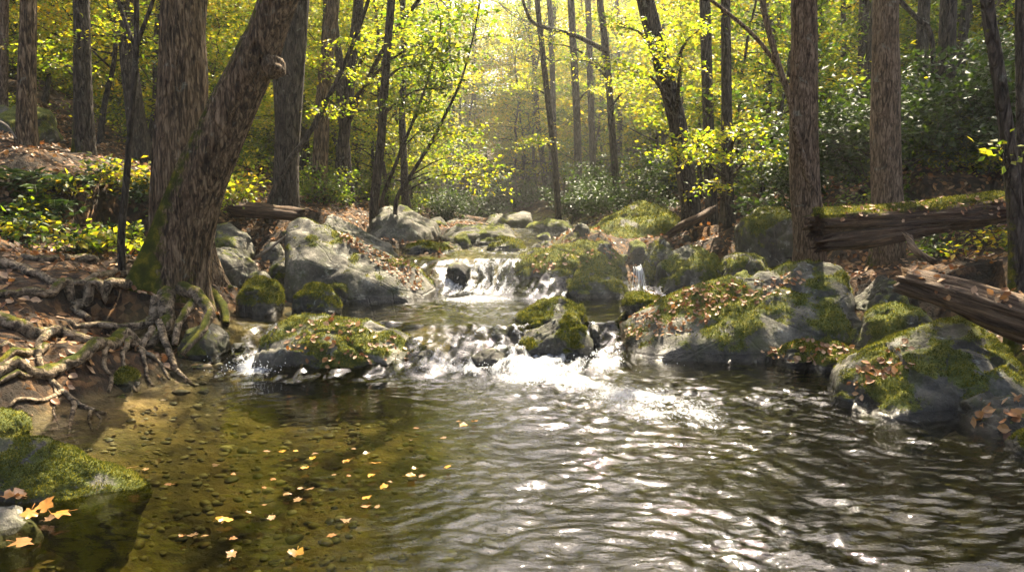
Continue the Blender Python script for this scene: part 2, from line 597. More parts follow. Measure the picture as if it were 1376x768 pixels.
def rock_mesh(pts, sub=5, p=11, rough=0.06, moss=0.5, wl=None, cuts=5, seed=0, strata=0.5, wetband=0.10, crag=1.0):
    r = np.random.default_rng(seed)
    pts = np.asarray(pts, float)
    c = (pts.max(0) + pts.min(0)) / 2
    size = (pts.max(0) - pts.min(0))
    n, d = hull_planes(pts)
    h = np.maximum(d - n @ c, 0.02)
    # a few chips knocked off the hull
    dirs, f = ico(sub)
    for _ in range(cuts):
        cn = r.normal(size=3)
        cn[2] = abs(cn[2]) * 0.7
        cn /= np.linalg.norm(cn)
        sup = ((pts - c) @ cn).max()
        n = np.vstack([n, cn])
        h = np.append(h, sup * r.uniform(0.80, 0.95))
    q = np.clip(dirs @ n.T / h[None], 0, None)
    rad = (q ** p).sum(1) ** (-1 / p) * 1.03
    v = dirs * rad[:, None]
    L = float(np.cbrt(size.prod()))
    nn = vnormals(v, f)
    s = seed * 3.7
    # broken faces: cells with their own tilt and step
    for K, am in ((14, 0.055), (60, 0.020), (200, 0.008)):
        if K > 100 and sub < 6:
            continue
        w = v + 0.10 * L * np.stack([fbm(v / L * 2.5 + s + 3 * q, 2) for q in range(3)], 1)
        sd = w[r.choice(len(v), K, replace=False)]
        ci = ((w[:, None, :] - sd[None]) ** 2).sum(2).argmin(1)
        tilt = r.normal(size=(K, 3)) * 0.9 * am * K ** 0.33
        off = r.normal(size=K) * am * L * 0.55
        v = v + nn * (crag * (off[ci] + ((v - sd[ci]) * tilt[ci]).sum(1)))[:, None]
    a = fbm(v / L * 1.6 + s, 4)
    b = ridged(v / L * np.array([1.2, 1.2, 3.2]) * 1.5 + s + 20, 3)
    e = fbm(v / L * 6 + s, 4)
    v = v + nn * (L * rough * (1.5 * a + strata * 0.8 * (b - 0.6) + 0.45 * e))[:, None]
    crk = np.abs(pn(v / L * 2.1 + s + 40))
    v = v - nn * (L * rough * 0.6 * np.exp(-(crk / 0.05) ** 2))[:, None]
    v = v + c
    nn = vnormals(v, f)
    mm = fbm((v) * 1.7 + s + 5, 4)
    ms = np.clip(nn[:, 2] * 0.55 + 0.24 + mm * 1.1 + 0.5 * fbm(v * 6 + s, 3) + (moss - 0.6) * 1.25, 0, 1.2)
    fine = fbm(v * 26 + s, 3)
    v = v + nn * (sst(0.3, 0.8, ms) * (0.012 + 0.014 * fine + 0.02 * fbm(v * 7 + s, 2)))[:, None]
    wet = np.zeros(len(v))
    if wl is not None:
        wet = sst(wl + wetband * 1.6, wl + wetband * 0.4, v[:, 2] + 0.05 * mm)
        ms = ms * (1 - sst(wl + wetband, wl + 0.01, v[:, 2]))
    return v, f, ms, wet


ROCKS = {}


def rock(key, outline, zb, t, mat='rock', sub=5, moss=0.5, label='', name='boulder', group=None, p=11, rough=0.06, cuts=4, yf=None, wl=True,
         seed=None, strata=0.5, lean=0.0, cat=None, front=0.62, crag=None):
    """outline: photo points of the rock's silhouette; zb the level it stands on, t its depth (m)"""
    o = np.array(outline, float)
    pyb = o[:, 1].max()
    if yf is None:
        yf = (1.5 - zb) * 1000 / (pyb - 290)
    d = yf + t * 0.5
    _x0, _x1 = at(o[:, 0].min(), 384, d)[0], at(o[:, 0].max(), 384, d)[0]
    if cuts > -9 and key not in ('R38', 'R33', 'R37') and (_x1 - _x0) > 0.3 and not key.startswith('R38'):
        CAPS.append(((_x0 + _x1) / 2, d, (_x1 - _x0) / 2 * 1.02, t * 0.52, zb))
    m = np.array([at(a, b, d) for a, b in o])
    zc = m[:, 2].min()
    m[:, 2] = np.where(m[:, 2] < zb + 0.08, zb - 0.25, m[:, 2])
    cx = m[:, 0].mean()
    pts = [m]
    for sg, k in ((-1, front), (1, 0.7)):
        q = m.copy()
        q[:, 0] = cx + (q[:, 0] - cx) * 0.74
        q[:, 2] = np.where(q[:, 2] > zb, zb + (q[:, 2] - zb) * k, q[:, 2])
        q[:, 1] = d + sg * t * 0.40
        pts.append(q)
    q = m.copy()
    q[:, 2] = zb - 0.25
    q[:, 0] = cx + (q[:, 0] - cx) * 0.8
    q[:, 1] = d - t * 0.5
    pts.append(q)
    if lean:
        for a in pts:
            a[:, 1] += lean * (a[:, 2] - zb)
    pts = np.vstack(pts)
    sd = seed if seed is not None else (sum(ord(ch) for ch in key) % 97) + 1
    v, f, ms, wet = rock_mesh(pts, sub, p * 2.0, rough, moss, zb if wl else None, cuts + 3, sd, strata, crag=crag if crag is not None else 0.5)
    ob = build(name, v, f, M[mat], None, True, {'moss': ms, 'wet': wet}, loc=[cx, d, zb])
    tag(ob, label, cat or name, group)
    ROCKS[key] = (v, f, ob, ms)
    return ob


rock('R1', [(384, 298), (396, 290), (412, 290), (436, 306), (480, 322), (524, 340), (566, 360), (588, 380), (592, 402), (536, 408), (473, 406), (430, 395), (405, 350)], 0.36, 1.9,
     sub=6, moss=0.36, crag=0.15, label='huge grey boulder with a leaf covered mossy slope, left of the main waterfall', p=16, rough=0.03, cuts=-3, front=0.5)
rock('R1b', [(428, 292), (440, 287), (470, 300), (520, 328), (540, 345), (500, 350), (450, 335)], 0.9, 1.0, 'rock3', 5, 0.05, yf=11.8, wl=None,
     label='pale grey slab leaning behind the huge boulder left of the waterfall', p=16)
rock('R2', [(494, 300), (504, 285), (526, 274), (541, 278), (567, 290), (588, 301), (591, 316), (570, 327), (528, 330), (498, 318)], 0.95, 2.2, 'rock3', 5, 0.18, yf=14.0,
     label='pale pointed boulder above the waterfall at the foot of the left bank', p=14)
rock('R2b', [(575, 300), (580, 290), (592, 289), (600, 296), (600, 304), (580, 305)], 1.0, 1.0, 'rock', 4, 0.5, yf=19, label='small rounded boulder peeking out right behind the pale pointed boulder')
rock('R3', [(533, 338), (545, 326), (562, 322), (600, 330), (628, 343), (628, 350), (590, 352), (540, 350)], 0.86, 1.0, 'rock2', 5, 0.65, yf=12.3,
     label='low mossy boulder between the huge left boulder and the waterfall crest')
rock('R4', [(590, 318), (605, 304), (640, 301), (675, 301), (700, 310), (704, 325), (680, 338), (620, 340), (595, 335)], 0.92, 2.2, 'rock2', 5, 0.42, yf=14.6,
     label='wide flat dark boulder in midstream above the waterfall')
rock('R4b', [(606, 330), (612, 317), (626, 314), (634, 325), (634, 338), (610, 338)], 0.9, 0.6, 'rock', 4, 0.6, yf=14.0, label='small round mossy rock in front of the wide flat dark boulder')
rock('R5', [(647, 340), (655, 326), (675, 321), (700, 324), (718, 335), (716, 345), (660, 346)], 0.87, 1.0, 'rock', 5, 0.7, yf=12.9,
     label='mossy rounded boulder just above the waterfall crest, beside the wide flat one')
rock('R6', [(671, 386), (676, 360), (700, 338), (730, 326), (765, 321), (810, 324), (838, 334), (852, 352), (854, 394), (800, 398), (700, 396)], 0.36, 2.0, 'rock2',
     6, 0.62, label='broad mossy boulder forming the right side of the main waterfall', p=12)
rock('R7', [(740, 392), (755, 374), (790, 362), (812, 366), (845, 384), (848, 399), (780, 401), (745, 400)], 0.36, 0.9, 'rock', 5, 0.72,
     label='low moss topped rock against the front of the broad mossy boulder')
rock('R7b', [(768, 398), (775, 388), (790, 385), (800, 392), (800, 400), (775, 401)], 0.36, 0.3, 'rock', 4, 0.9, label='small bright mossy lump in front of the low moss topped rock')
rock('R8', [(700, 313), (712, 300), (740, 294), (765, 297), (778, 307), (776, 317), (720, 318)], 1.1, 2.2, 'rock', 5, 0.55, yf=20.5, label='distant flat mossy boulder beside the upper stream bend')
rock('R8b', [(714, 321), (720, 314), (735, 312), (748, 318), (746, 323), (720, 324)], 0.95, 0.6, 'rock', 4, 0.8, yf=17.5, label='little mossy rock in the upper stream by the small step')
rock('R9', [(775, 332), (790, 312), (820, 292), (850, 280), (880, 270), (905, 280), (910, 320), (890, 345), (800, 340)], 1.0, 4.0, 'rock', 5, 0.72, yf=14.5, wl=None,
     label='long mossy rock slope rising on the right bank behind the broad boulder')
rock('R9b', [(630, 303), (660, 294), (700, 283), (718, 283), (718, 300), (680, 306), (640, 306)], 1.15, 2.0, 'rock3', 4, 0.2, yf=23, label='long pale slab sloping down to the stream in the distance')
rock('R9c', [(590, 305), (600, 296), (630, 293), (642, 297), (640, 306), (600, 307)], 1.1, 2.0, 'rock3', 4, 0.1, yf=22, label='flat pale rock shelf lying in the distance behind the wide dark boulder')
rock('R10', [(841, 343), (845, 326), (856, 322), (868, 328), (868, 344), (850, 346)], 0.8, 0.7, 'rock2', 4, 0.5, yf=12.5, label='small dark boulder above the thin waterfall')
rock('R11', [(862, 384), (866, 340), (878, 318), (892, 315), (905, 330), (908, 380), (890, 390), (868, 388)], 0.38, 0.9, 'rock2', 5, 0.55,
     label='tall dark boulder standing just right of the thin waterfall')
rock('R12', [(874, 385), (882, 352), (905, 338), (935, 333), (965, 340), (972, 365), (965, 390), (920, 397), (885, 394)], 0.4, 1.1, 'rock', 5, 0.5,
     label='grey boulder with moss patches between the tall dark boulder and the long slab')
rock('R13', [(957, 372), (970, 348), (998, 338), (1024, 341), (1032, 360), (1025, 378), (980, 380)], 0.65, 0.8, 'rock', 5, 0.7, yf=9.9, wl=None,
     label='mossy boulder tucked behind the top of the long slab')
rock('R14', [(990, 335), (993, 290), (1020, 276), (1055, 278), (1070, 300), (1072, 338), (1040, 345), (1000, 343)], 0.95, 1.4, 'rock', 5, 0.55, yf=10.8, wl=None,
     label='large mossy boulder left of the pale barked right trunk')
rock('R15', [(820, 462), (832, 440), (870, 412), (915, 388), (972, 374), (1040, 360), (1086, 349), (1128, 354), (1144, 380), (1138, 417), (1085, 446), (1008, 472), (951, 488),
             (842, 482)], 0.02, 2.0, sub=6, moss=0.5, front=0.32, label='long sloping mossy slab with fallen leaves on the right bank', name='boulder', p=15, rough=0.03, strata=1.0, crag=0.22, cuts=-3)
rock('R16', [(832, 408), (842, 392), (862, 390), (890, 398), (890, 415), (850, 420), (834, 416)], 0.36, 0.6, 'rock', 5, 0.75, label='low mossy rock at the upstream tip of the long slab')
rock('R16b', [(984, 378), (990, 366), (1003, 362), (1012, 370), (1010, 380), (990, 382)], 0.62, 0.35, 'rock', 4, 0.6, yf=8.7, wl=None, label='small round stone sitting on the crest of the long slab')
for i, (ol, lb) in enumerate([
    ([(1005, 486), (1014, 468), (1034, 459), (1056, 466), (1060, 486), (1030, 490)], 'small mossy rock at the waterline under the long slab'),
    ([(1040, 494), (1048, 470), (1074, 456), (1104, 462), (1110, 490), (1075, 499)], 'dark mossy rock at the waterline, second along from the slab'),
    ([(1072, 500), (1085, 474), (1118, 462), (1150, 470), (1166, 490), (1150, 504), (1100, 504)], 'widest mossy rock at the waterline beside the front boulder')]):
    rock('R17%d' % i, ol, 0.0, 0.55, 'rock2', 5, 0.72, label=lb)
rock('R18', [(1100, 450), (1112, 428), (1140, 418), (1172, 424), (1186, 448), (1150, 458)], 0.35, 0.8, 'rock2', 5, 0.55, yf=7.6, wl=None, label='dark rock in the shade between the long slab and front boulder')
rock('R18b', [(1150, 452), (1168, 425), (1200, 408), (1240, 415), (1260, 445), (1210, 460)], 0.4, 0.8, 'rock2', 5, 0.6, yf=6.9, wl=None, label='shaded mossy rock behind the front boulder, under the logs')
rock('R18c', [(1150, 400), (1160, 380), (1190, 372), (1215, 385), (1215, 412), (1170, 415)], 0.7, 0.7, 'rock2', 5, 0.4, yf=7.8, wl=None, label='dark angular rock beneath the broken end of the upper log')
rock('R19', [(1106, 528), (1128, 497), (1196, 462), (1253, 438), (1290, 428), (1328, 446), (1358, 485), (1352, 520), (1300, 552), (1243, 572), (1196, 577), (1138, 556)], 0.0, 1.5, 'rock',
     6, 0.55, front=0.36, label='big grey boulder with bright sunlit moss in the right foreground water', p=15, rough=0.032, strata=0.8, crag=0.35, cuts=-3)
rock('R20', [(1268, 560), (1300, 538), (1376, 525), (1440, 540), (1440, 600), (1320, 600), (1275, 585)], 0.0, 0.8, 'rock2', 5, 0.35, label='low wet dark rock with orange leaves at the right water edge')
rock('R20b', [(1315, 612), (1340, 600), (1400, 592), (1460, 600), (1460, 640), (1350, 635)], 0.0, 0.5, 'rock2', 5, 0.55, label='low mossy rock cut by the right edge of the picture')
rock('R21', [(674, 440), (690, 424), (722, 409), (756, 400), (782, 409), (796, 436), (794, 450), (700, 452)], 0.24, 0.7, 'rock2', 5, 0.6, yf=7.85,
     label='rear one of the two dark rocks in midstream at the lower rapids', p=14, crag=0.2, cuts=-3, front=0.4)
rock('R21b', [(697, 460), (712, 443), (738, 429), (768, 420), (782, 428), (796, 455), (792, 471), (720, 472)], 0.08, 0.55, 'rock2', 5, 0.45, yf=7.25,
     label='front pointed one of the two dark rocks in midstream at the lower rapids', p=14, crag=0.2, cuts=-3, front=0.4)
rock('R21c', [(788, 442), (795, 433), (806, 436), (808, 447), (792, 449)], 0.25, 0.25, 'rock2', 4, 0.2, yf=7.7, label='small wet stone at the right end of the midstream pair')
rock('R22', [(340, 462), (355, 440), (378, 426), (411, 418), (473, 427), (515, 439), (565, 462), (604, 488), (552, 500), (505, 508), (446, 508), (367, 496)], 0.0, 1.3,
     sub=6, moss=0.6, label='low broad mossy rock strewn with orange leaves in the middle of the stream', p=10, rough=0.05, front=0.5, crag=0.25, cuts=-3)
rock('R23', [(391, 414), (400, 388), (418, 378), (440, 385), (461, 408), (460, 422), (400, 424)], 0.35, 0.5, 'rock', 5, 0.55, label='pointed mossy boulder in still water in front of the huge left boulder')
rock('R24', [(421, 395), (428, 376), (450, 370), (478, 376), (487, 395), (482, 407), (430, 408)], 0.36, 0.6, 'rock2', 5, 0.45, label='rounded dark boulder touching the base of the huge left boulder')
rock('R25', [(318, 410), (325, 378), (350, 365), (374, 378), (382, 405), (370, 418), (330, 420)], 0.4, 0.7, 'rock', 5, 0.85, label='soft mossy boulder on the shore right of the big leaning tree')
rock('R26', [(262, 352), (275, 334), (310, 330), (345, 350), (345, 364), (300, 366), (270, 362)], 0.75, 0.9, 'rock3', 5, 0.12, yf=10.2, wl=None, label='flat pale slab just right of the two big left trunks')
rock('R27', [(276, 338), (284, 305), (310, 298), (336, 318), (342, 348), (300, 352)], 0.8, 1.0, 'rock', 5, 0.35, yf=11.2, wl=None, label='grey boulder standing behind the flat pale slab on the left bank')
rock('R28', [(358, 376), (366, 350), (384, 341), (402, 355), (404, 380), (375, 384)], 0.5, 0.7, 'rock', 5, 0.4, yf=10.4, wl=None, label='grey block wedged against the left side of the huge boulder')
rock('R28b', [(330, 380), (338, 366), (356, 364), (366, 376), (362, 388), (338, 388)], 0.5, 0.4, 'rock', 4, 0.4, yf=9.6, wl=None, label='small grey stone between the flat slab and the pointed boulder')
rock('R28c', [(352, 338), (358, 326), (372, 322), (382, 332), (380, 344), (358, 345)], 0.85, 0.5, 'rock3', 4, 0.2, yf=11.4, wl=None, label='small pale stone at the end of the bare fallen stick')
rock('R29', [(-80, 606), (-40, 590), (10, 584), (50, 590), (120, 622), (168, 640), (202, 662), (170, 668), (90, 674), (0, 676), (-80, 676)], -0.14, 0.6, 'rock', 6, 0.62, yf=3.75,
     label='wedge shaped mossy rock pointing into the pool at the lower left', p=16, rough=0.03, cuts=-3, crag=0.25, front=0.45)
rock('R30', [(-60, 700), (-20, 684), (20, 684), (44, 700), (50, 720), (20, 738), (-60, 740)], -0.2, 0.35, 'rock3', 5, 0.1, yf=3.35, label='small bare grey rock at the lower left edge of the picture')
rock('R31', [(-40, 570), (-20, 553), (5, 549), (22, 562), (22, 580), (-30, 584)], -0.02, 0.4, 'rock', 5, 0.9, yf=4.75, wl=None, label='small moss cushion rock above the wedge shaped rock')
rock('R33', [(-40, 178), (-10, 145), (30, 138), (66, 150), (74, 172), (50, 190), (-20, 190)], 2.6, 2.0, 'rock2', 5, 0.7, yf=14.0, wl=None, label='large dark mossy boulder high on the left slope')
rock('R34', [(594, 366), (602, 352), (618, 349), (632, 358), (632, 371), (605, 373)], 0.6, 0.4, 'rock2', 4, 0.1, yf=10.75, label='black wet rock in the left part of the waterfall', rough=0.04)
rock('R34b', [(641, 352), (648, 346), (660, 346), (666, 352), (660, 356), (645, 356)], 0.62, 0.3, 'rock2', 4, 0.1, yf=11.6, label='flat wet stone breaking the surface above the waterfall')
for i, (ol, yf, zb, lb) in enumerate([([(596, 462), (606, 449), (626, 445), (645, 452), (652, 464), (610, 468)], 7.5, 0.10, 'low wet brown stone under the lip of the lower rapids'),
                                  ([(632, 480), (645, 468), (668, 466), (684, 476), (684, 486), (640, 488)], 7.0, 0.0, 'wet stone awash in the foam of the lower rapids'),
                                  ([(655, 452), (664, 441), (682, 440), (692, 450), (690, 458), (662, 458)], 7.8, 0.18, 'wet stone just left of the midstream pair'),
                                  ([(556, 482), (568, 470), (592, 468), (606, 478), (604, 490), (562, 490)], 7.05, 0.0, 'wet stone at the right tip of the low broad rock')]):
    rock('R40%d' % i, ol, zb, 0.4, 'rock2', 5, 0.05, yf=yf, label=lb, name='wet_stone', cat='stone', rough=0.05)
rock('R36', [(300, 478), (312, 462), (330, 458), (345, 466), (345, 478), (320, 482)], 0.1, 0.3, 'rock2', 4, 0.4, yf=7.3, label='wet rock lip under the small left side waterfall')
rock('R37', [(240, 470), (250, 445), (280, 432), (305, 445), (308, 480), (270, 488)], 0.05, 0.7, 'rock2', 5, 0.5, yf=7.2, label='dark rock under the right roots of the leaning tree')
for i, (ol, yf, lb) in enumerate([
    ([(150, 530), (155, 500), (170, 492), (184, 502), (186, 524), (165, 530)], 6.3, 'tall moss cushion hanging under the exposed roots'),
    ([(100, 520), (108, 500), (135, 492), (152, 505), (152, 526), (120, 530)], 6.25, 'broad moss cushion under the exposed roots'),
    ([(20, 545), (30, 522), (60, 512), (85, 524), (88, 552), (50, 558)], 5.7, 'moss covered stone below the loop of the pale root')]):
    rock('R38%d' % i, ol, 0.0, 0.35, 'rock', 5, 0.95, yf=yf, label=lb, name='mossy_stone', cat='stone')

xs = np.concatenate([np.array(grow(-11, -1, 0.09, 1.06, 95))[::-1], np.arange(-11, 11.01, 0.085), grow(11, 1, 0.09, 1.06, 95)])
ys = np.concatenate([np.array([-15, -10, -7, -5, -4, -3, -2, -1, 0, 0.6]), np.arange(1.0, 16, 0.075), np.arange(16, 34, 0.14), grow(34, 1, 0.15, 1.06, 125)])
X, Y = np.meshgrid(xs, ys)
Z = terrain(X, Y)
W = wlev(Y)
L_, R_ = shores(Y)
under = sst(0.06, -0.03, Z - W) * ((X > L_ - 1.2) & (X < R_ + 1.2))
mossy = np.where(X < 0, 0.22, 0.5) * sst(3.0, 0.4, np.maximum(L_ - X, X - R_)) * (1 - under) + 0.10
ny, nx = X.shape
idx = np.arange(ny * nx).reshape(ny, nx)
quads = np.stack([idx[:-1, :-1], idx[:-1, 1:], idx[1:, 1:], idx[1:, :-1]], -1).reshape(-1, 4)
o = build('ground', np.stack([X, Y, Z], -1).reshape(-1, 3), quads, M['ground'], attrs={'under': under.ravel(), 'moss': mossy.ravel()})
tag(o, kind='structure')

def mat_moss():
    t = NT('moss_tufts')
    g = t.n('ShaderNodeNewGeometry').outputs['Random Per Island']
    v = t.coord()
    c = t.ramp(t.math('ADD', t.math('MULTIPLY', g, 0.5), t.math('MULTIPLY', t.noise(v, 5, 4), 0.5)), [(0.25, (0.03, 0.042, 0.005)), (0.5, (0.09, 0.10, 0.011)), (0.75, (0.27, 0.235, 0.025))])
    p = principled(t, c, 0.8, None, 0.15)
    tr = t.n('ShaderNodeBsdfTranslucent', {'Color': c}).outputs[0]
    return t.finish(t.n('ShaderNodeMixShader', {0: 0.35, 1: p, 2: tr}).outputs[0])


M['moss'] = mat_moss()


def tufts(key, n, size, seed):
    """short moss blades standing on the mossy faces of a rock"""
    r_ = np.random.default_rng(seed)
    v, f, ob, ms = ROCKS[key][0], ROCKS[key][1], ROCKS[key][2], ROCKS[key][3]
    a, b, c = v[f[:, 0]], v[f[:, 1]], v[f[:, 2]]
    fn = np.cross(b - a, c - a)
    ar = np.linalg.norm(fn, axis=1)
    fn = fn / (ar[:, None] + 1e-12)
    m = ms[f].mean(1) + 0.5 * fbm(a * 14 + seed, 3)
    w = ar * sst(0.42, 0.62, m)
    if w.sum() <= 0:
        return
    k = r_.choice(len(f), n, p=w / w.sum())
    u, q = r_.random(n), r_.random(n)
    fl = u + q > 1
    u[fl], q[fl] = 1 - u[fl], 1 - q[fl]
    p = a[k] + (b[k] - a[k]) * u[:, None] + (c[k] - a[k]) * q[:, None]
    d = fn[k] * 0.8 + np.array([0, 0, 0.35]) + r_.normal(size=(n, 3)) * 0.55
    d /= np.linalg.norm(d, axis=1)[:, None]
    s_ = np.cross(d, r_.normal(size=(n, 3)))
    s_ /= np.linalg.norm(s_, axis=1)[:, None] + 1e-9
    L = size * r_.uniform(0.5, 1.4, n)[:, None]
    P_ = np.stack([p - s_ * L * 0.22 - fn[k] * 0.003, p + s_ * L * 0.22 - fn[k] * 0.003, p + d * L], 1).reshape(-1, 3)
    build('moss', P_, np.arange(3 * n).reshape(-1, 3), M['moss'], ob, smooth=False, loc=np.array(ob['_w']))


for i, (k, n, z) in enumerate([('R15', 26000, 0.020), ('R19', 24000, 0.016), ('R22', 16000, 0.018), ('R29', 20000, 0.013), ('R21', 9000, 0.018), ('R21b', 7000, 0.018), ('R6', 14000, 0.026),
                               ('R7', 6000, 0.024), ('R1', 9000, 0.024), ('R23', 6000, 0.02), ('R24', 3500, 0.02), ('R25', 7000, 0.022), ('R31', 5000, 0.015), ('R380', 4000, 0.018), ('R381', 4000, 0.018),
                               ('R382', 4000, 0.018), ('R170', 3500, 0.018), ('R171', 4000, 0.018), ('R172', 4500, 0.018), ('R18', 3500, 0.018), ('R18b', 4500, 0.018), ('R20b', 4000, 0.015),
                               ('R3', 4000, 0.026), ('R5', 4000, 0.026), ('R13', 4000, 0.022), ('R14', 5000, 0.026), ('R12', 4000, 0.024), ('R16', 4000, 0.02), ('R9', 9000, 0.04), ('R11', 3000, 0.024)]):
    tufts(k, n, z, 900 + i)

# small stones on the banks and at the water's edge
srng = np.random.default_rng(21)
protos = []
for k in range(5):
    a = srng.normal(size=(14, 3))
    a /= np.linalg.norm(a, axis=1)[:, None]
    a *= np.array([0.5, 0.42, 0.3])
    v, f, ms, wet = rock_mesh(a, 4, 9, 0.06, 0.5 if k % 2 else 0.25, None, 3, 60 + k)
    protos.append((v, f, ms))
SPOTS = [  # zone: (label, group, list of (x,y,size))
    ('small stone in the jumble below the pale boulders of the left bank', 'stones in the left bank jumble',
     [(at(srng.uniform(265, 400), 340, y)[0], y, srng.uniform(0.18, 0.45)) for y in srng.uniform(9.0, 12.5, 16)]),
    ('small stone along the shore of the right bank under the logs', 'stones along the right bank',
     [(srng.uniform(3.0, 4.6), y, srng.uniform(0.15, 0.4)) for y in srng.uniform(4.8, 8.5, 16)]),
    ('small rock among the boulders at the edge of the upper stream', 'rocks along the upper stream',
     [(shores(y)[srng.integers(2)] + srng.uniform(-0.5, 0.9), y, srng.uniform(0.25, 0.6)) for y in srng.uniform(11.5, 26, 40)]),
    ('small rock near the thin waterfall and the boulders right of it', 'rocks beside the thin waterfall',
     [(srng.uniform(1.6, 3.6), y, srng.uniform(0.2, 0.45)) for y in srng.uniform(9.6, 13, 12)]),
    ('small stone lying in the shallow water beneath the tree roots', 'stones at the root shore',
     [(shores(y)[0] + srng.uniform(0.0, 0.45), y, srng.uniform(0.08, 0.2)) for y in srng.uniform(4.8, 7.2, 12)]),
]
cache = {}
for lab, grp, sp in SPOTS:
    for (x, y, s) in sp:
        k = int(srng.integers(5))
        z = tz(x, y)
        if k not in cache:
            v, f, ms = protos[k]
            ob = build('stone', v, f, M['rock2'], None, True, {'moss': ms, 'wet': np.zeros(len(v))})
            cache[k] = ob
        else:
            ob = cache[k].copy()
            COL.objects.link(ob)
        ob.location = (x, y, z - 0.02)
        ob.scale = (s * srng.uniform(0.9, 1.4), s * srng.uniform(0.8, 1.3), s * srng.uniform(0.8, 1.2))
        ob.rotation_euler = (srng.uniform(-.3, .3), srng.uniform(-.3, .3), srng.uniform(0, 6.28))
        tag(ob, lab, 'stone', grp)

# pebbles on the bed
pv, pf = ico(2)
mb = MB()
prng = np.random.default_rng(5)
for k in range(5200):
    y = 2.4 + 5.2 * prng.random() ** 1.2
    x = prng.uniform(-3.0, 3.1)
    s = 0.009 + 0.034 * prng.random() ** 2 * (1.9 if prng.random() < 0.12 else 1)
    v = pv * np.array([1, prng.uniform(.6, 1), prng.uniform(.35, .6)]) * s * (1 + 0.25 * pn(pv * 1.3 + k)[:, None])
    a = prng.uniform(0, 6.28)
    v = v @ np.array([[math.cos(a), -math.sin(a), 0], [math.sin(a), math.cos(a), 0], [0, 0, 1]])
    mb.add(v + np.array([x, y, 0]), pf, k)
allv = np.concatenate(mb.v)
cen = np.stack([np.concatenate([np.broadcast_to(q.mean(0), q.shape) for q in mb.v])], 0)[0]
allv[:, 2] += terrain(cen[:, 0], cen[:, 1]) + 0.001
tp = NT('bed_pebbles')
g = tp.n('ShaderNodeNewGeometry').outputs['Random Per Island']
M['pebble'] = tp.finish(principled(tp, tp.ramp(g, [(0, (0.025, 0.022, 0.010)), (0.35, (0.07, 0.06, 0.024)), (0.6, (0.12, 0.085, 0.035)), (0.85, (0.17, 0.14, 0.07)), (1, (0.26, 0.22, 0.15))]), 0.6))
o = build('pebbles', allv, np.concatenate(mb.f), M['pebble'])
tag(o, 'brown and olive pebbles on the bed of the clear pool', 'pebbles', kind='stuff')

# ------------------------------------------------------------------ water
wx = np.arange(-4.4, 5.0, 0.028)
wy = [0.6]
while wy[-1] < 34:
    wy.append(wy[-1] + max(0.016, 0.0042 * wy[-1]))
wy = np.array(wy)
X, Y = np.meshgrid(wx, wy)
xf, yf_ = X.ravel(), Y.ravel()
zf = np.zeros_like(xf)


def n2(sx, sy, off, o=3):
    return fbm(np.stack([xf * sx, yf_ * sy, np.full_like(xf, off)], 1), o)


# level with ragged ramps
yj = yf_ + 0.42 * n2(1.5, 0.7, 3.0, 2) * sst(5.5, 7.2, yf_) * sst(14, 12, yf_)
yj = yj + 0.28 * np.exp(-((xf - 0.95) / 0.5) ** 2) * sst(6.5, 7.2, yf_) * sst(8.6, 7.9, yf_) * -1
yj = yj - 1.25 * sst(1.05, 1.5, xf) * sst(6.0, 6.8, yf_) * sst(10.4, 9.4, yf_)
zf = wlev(yj)
ramp1 = sst(6.7, 7.0, yj) * sst(8.0, 7.75, yj)
ramp2 = sst(10.25, 10.5, yj) * sst(11.5, 11.25, yj)
ramp3 = sst(19.8, 20.1, yj) * sst(21.4, 21.1, yj)
# flow: fast in the centre right, calm on the left
cxs = np.interp(yf_, [2, 5, 6.5, 7.5, 9, 10.5, 34], [1.6, 1.2, 0.75, 0.3, -0.5, -0.5, 0.5])
fast = np.exp(-((xf - cxs) / np.interp(yf_, [2, 6, 8, 34], [2.4, 1.6, 1.2, 1.2])) ** 2)
calm = sst(0.2, -1.6, xf) * sst(7.2, 6.4, yf_)
rip = np.clip(0.35 + 0.9 * fast - 0.5 * calm, 0.16, 1.2)
rip = np.where((yf_ > 7.8) & (yf_ < 10.2), np.clip(0.35 + 0.5 * fast, 0.2, 1), rip)
def wv(kx, ky, ang, off, o, warp=0.25):
    """ripples running at an angle, bent by a slow warp"""
    wx_ = xf + warp * WA
    wy_ = yf_ + warp * WB
    ca, sa = math.cos(ang), math.sin(ang)
    return fbm(np.stack([(wx_ * ca + wy_ * sa) * kx, (-wx_ * sa + wy_ * ca) * ky, np.full_like(xf, off)], 1), o)


WA = n2(0.7, 0.7, 61, 3)
WB = n2(0.8, 0.8, 62, 3)
patch = 0.55 + 1.5 * np.clip(n2(0.55, 0.75, 63, 3) + 0.2, 0, 0.8)
w1 = wv(2.5, 4.8, 0.45, 11.0, 3, 0.5) + 0.6 * wv(2.0, 4.2, -0.55, 14.0, 2, 0.5)
w2 = wv(6.0, 11.5, -0.3, 12.0, 2, 0.4) + 0.6 * wv(6.0, 10.5, 0.75, 15.0, 2, 0.4)
w3 = wv(13.0, 22.0, 0.2, 13.0, 2, 0.3)
amp = 0.034 * patch * rip * (0.6 + 0.5 * sst(3, 7, yf_))
zf = zf + amp * (0.85 * w1 + 0.65 * w2 + 0.22 * w3)
# streaks on the drops
st = ridged(np.stack([xf * 6 - yf_ * 1.5 + 0.8 * w1, yf_ * 1.4 + 0.5 * w1, np.full_like(xf, 2.0)], 1), 3)
zf = zf + ramp2 * 0.05 * (st - 0.5) + ramp1 * (0.05 * (st - 0.5) + 0.10 * n2(2.0, 2.2, 55, 3))
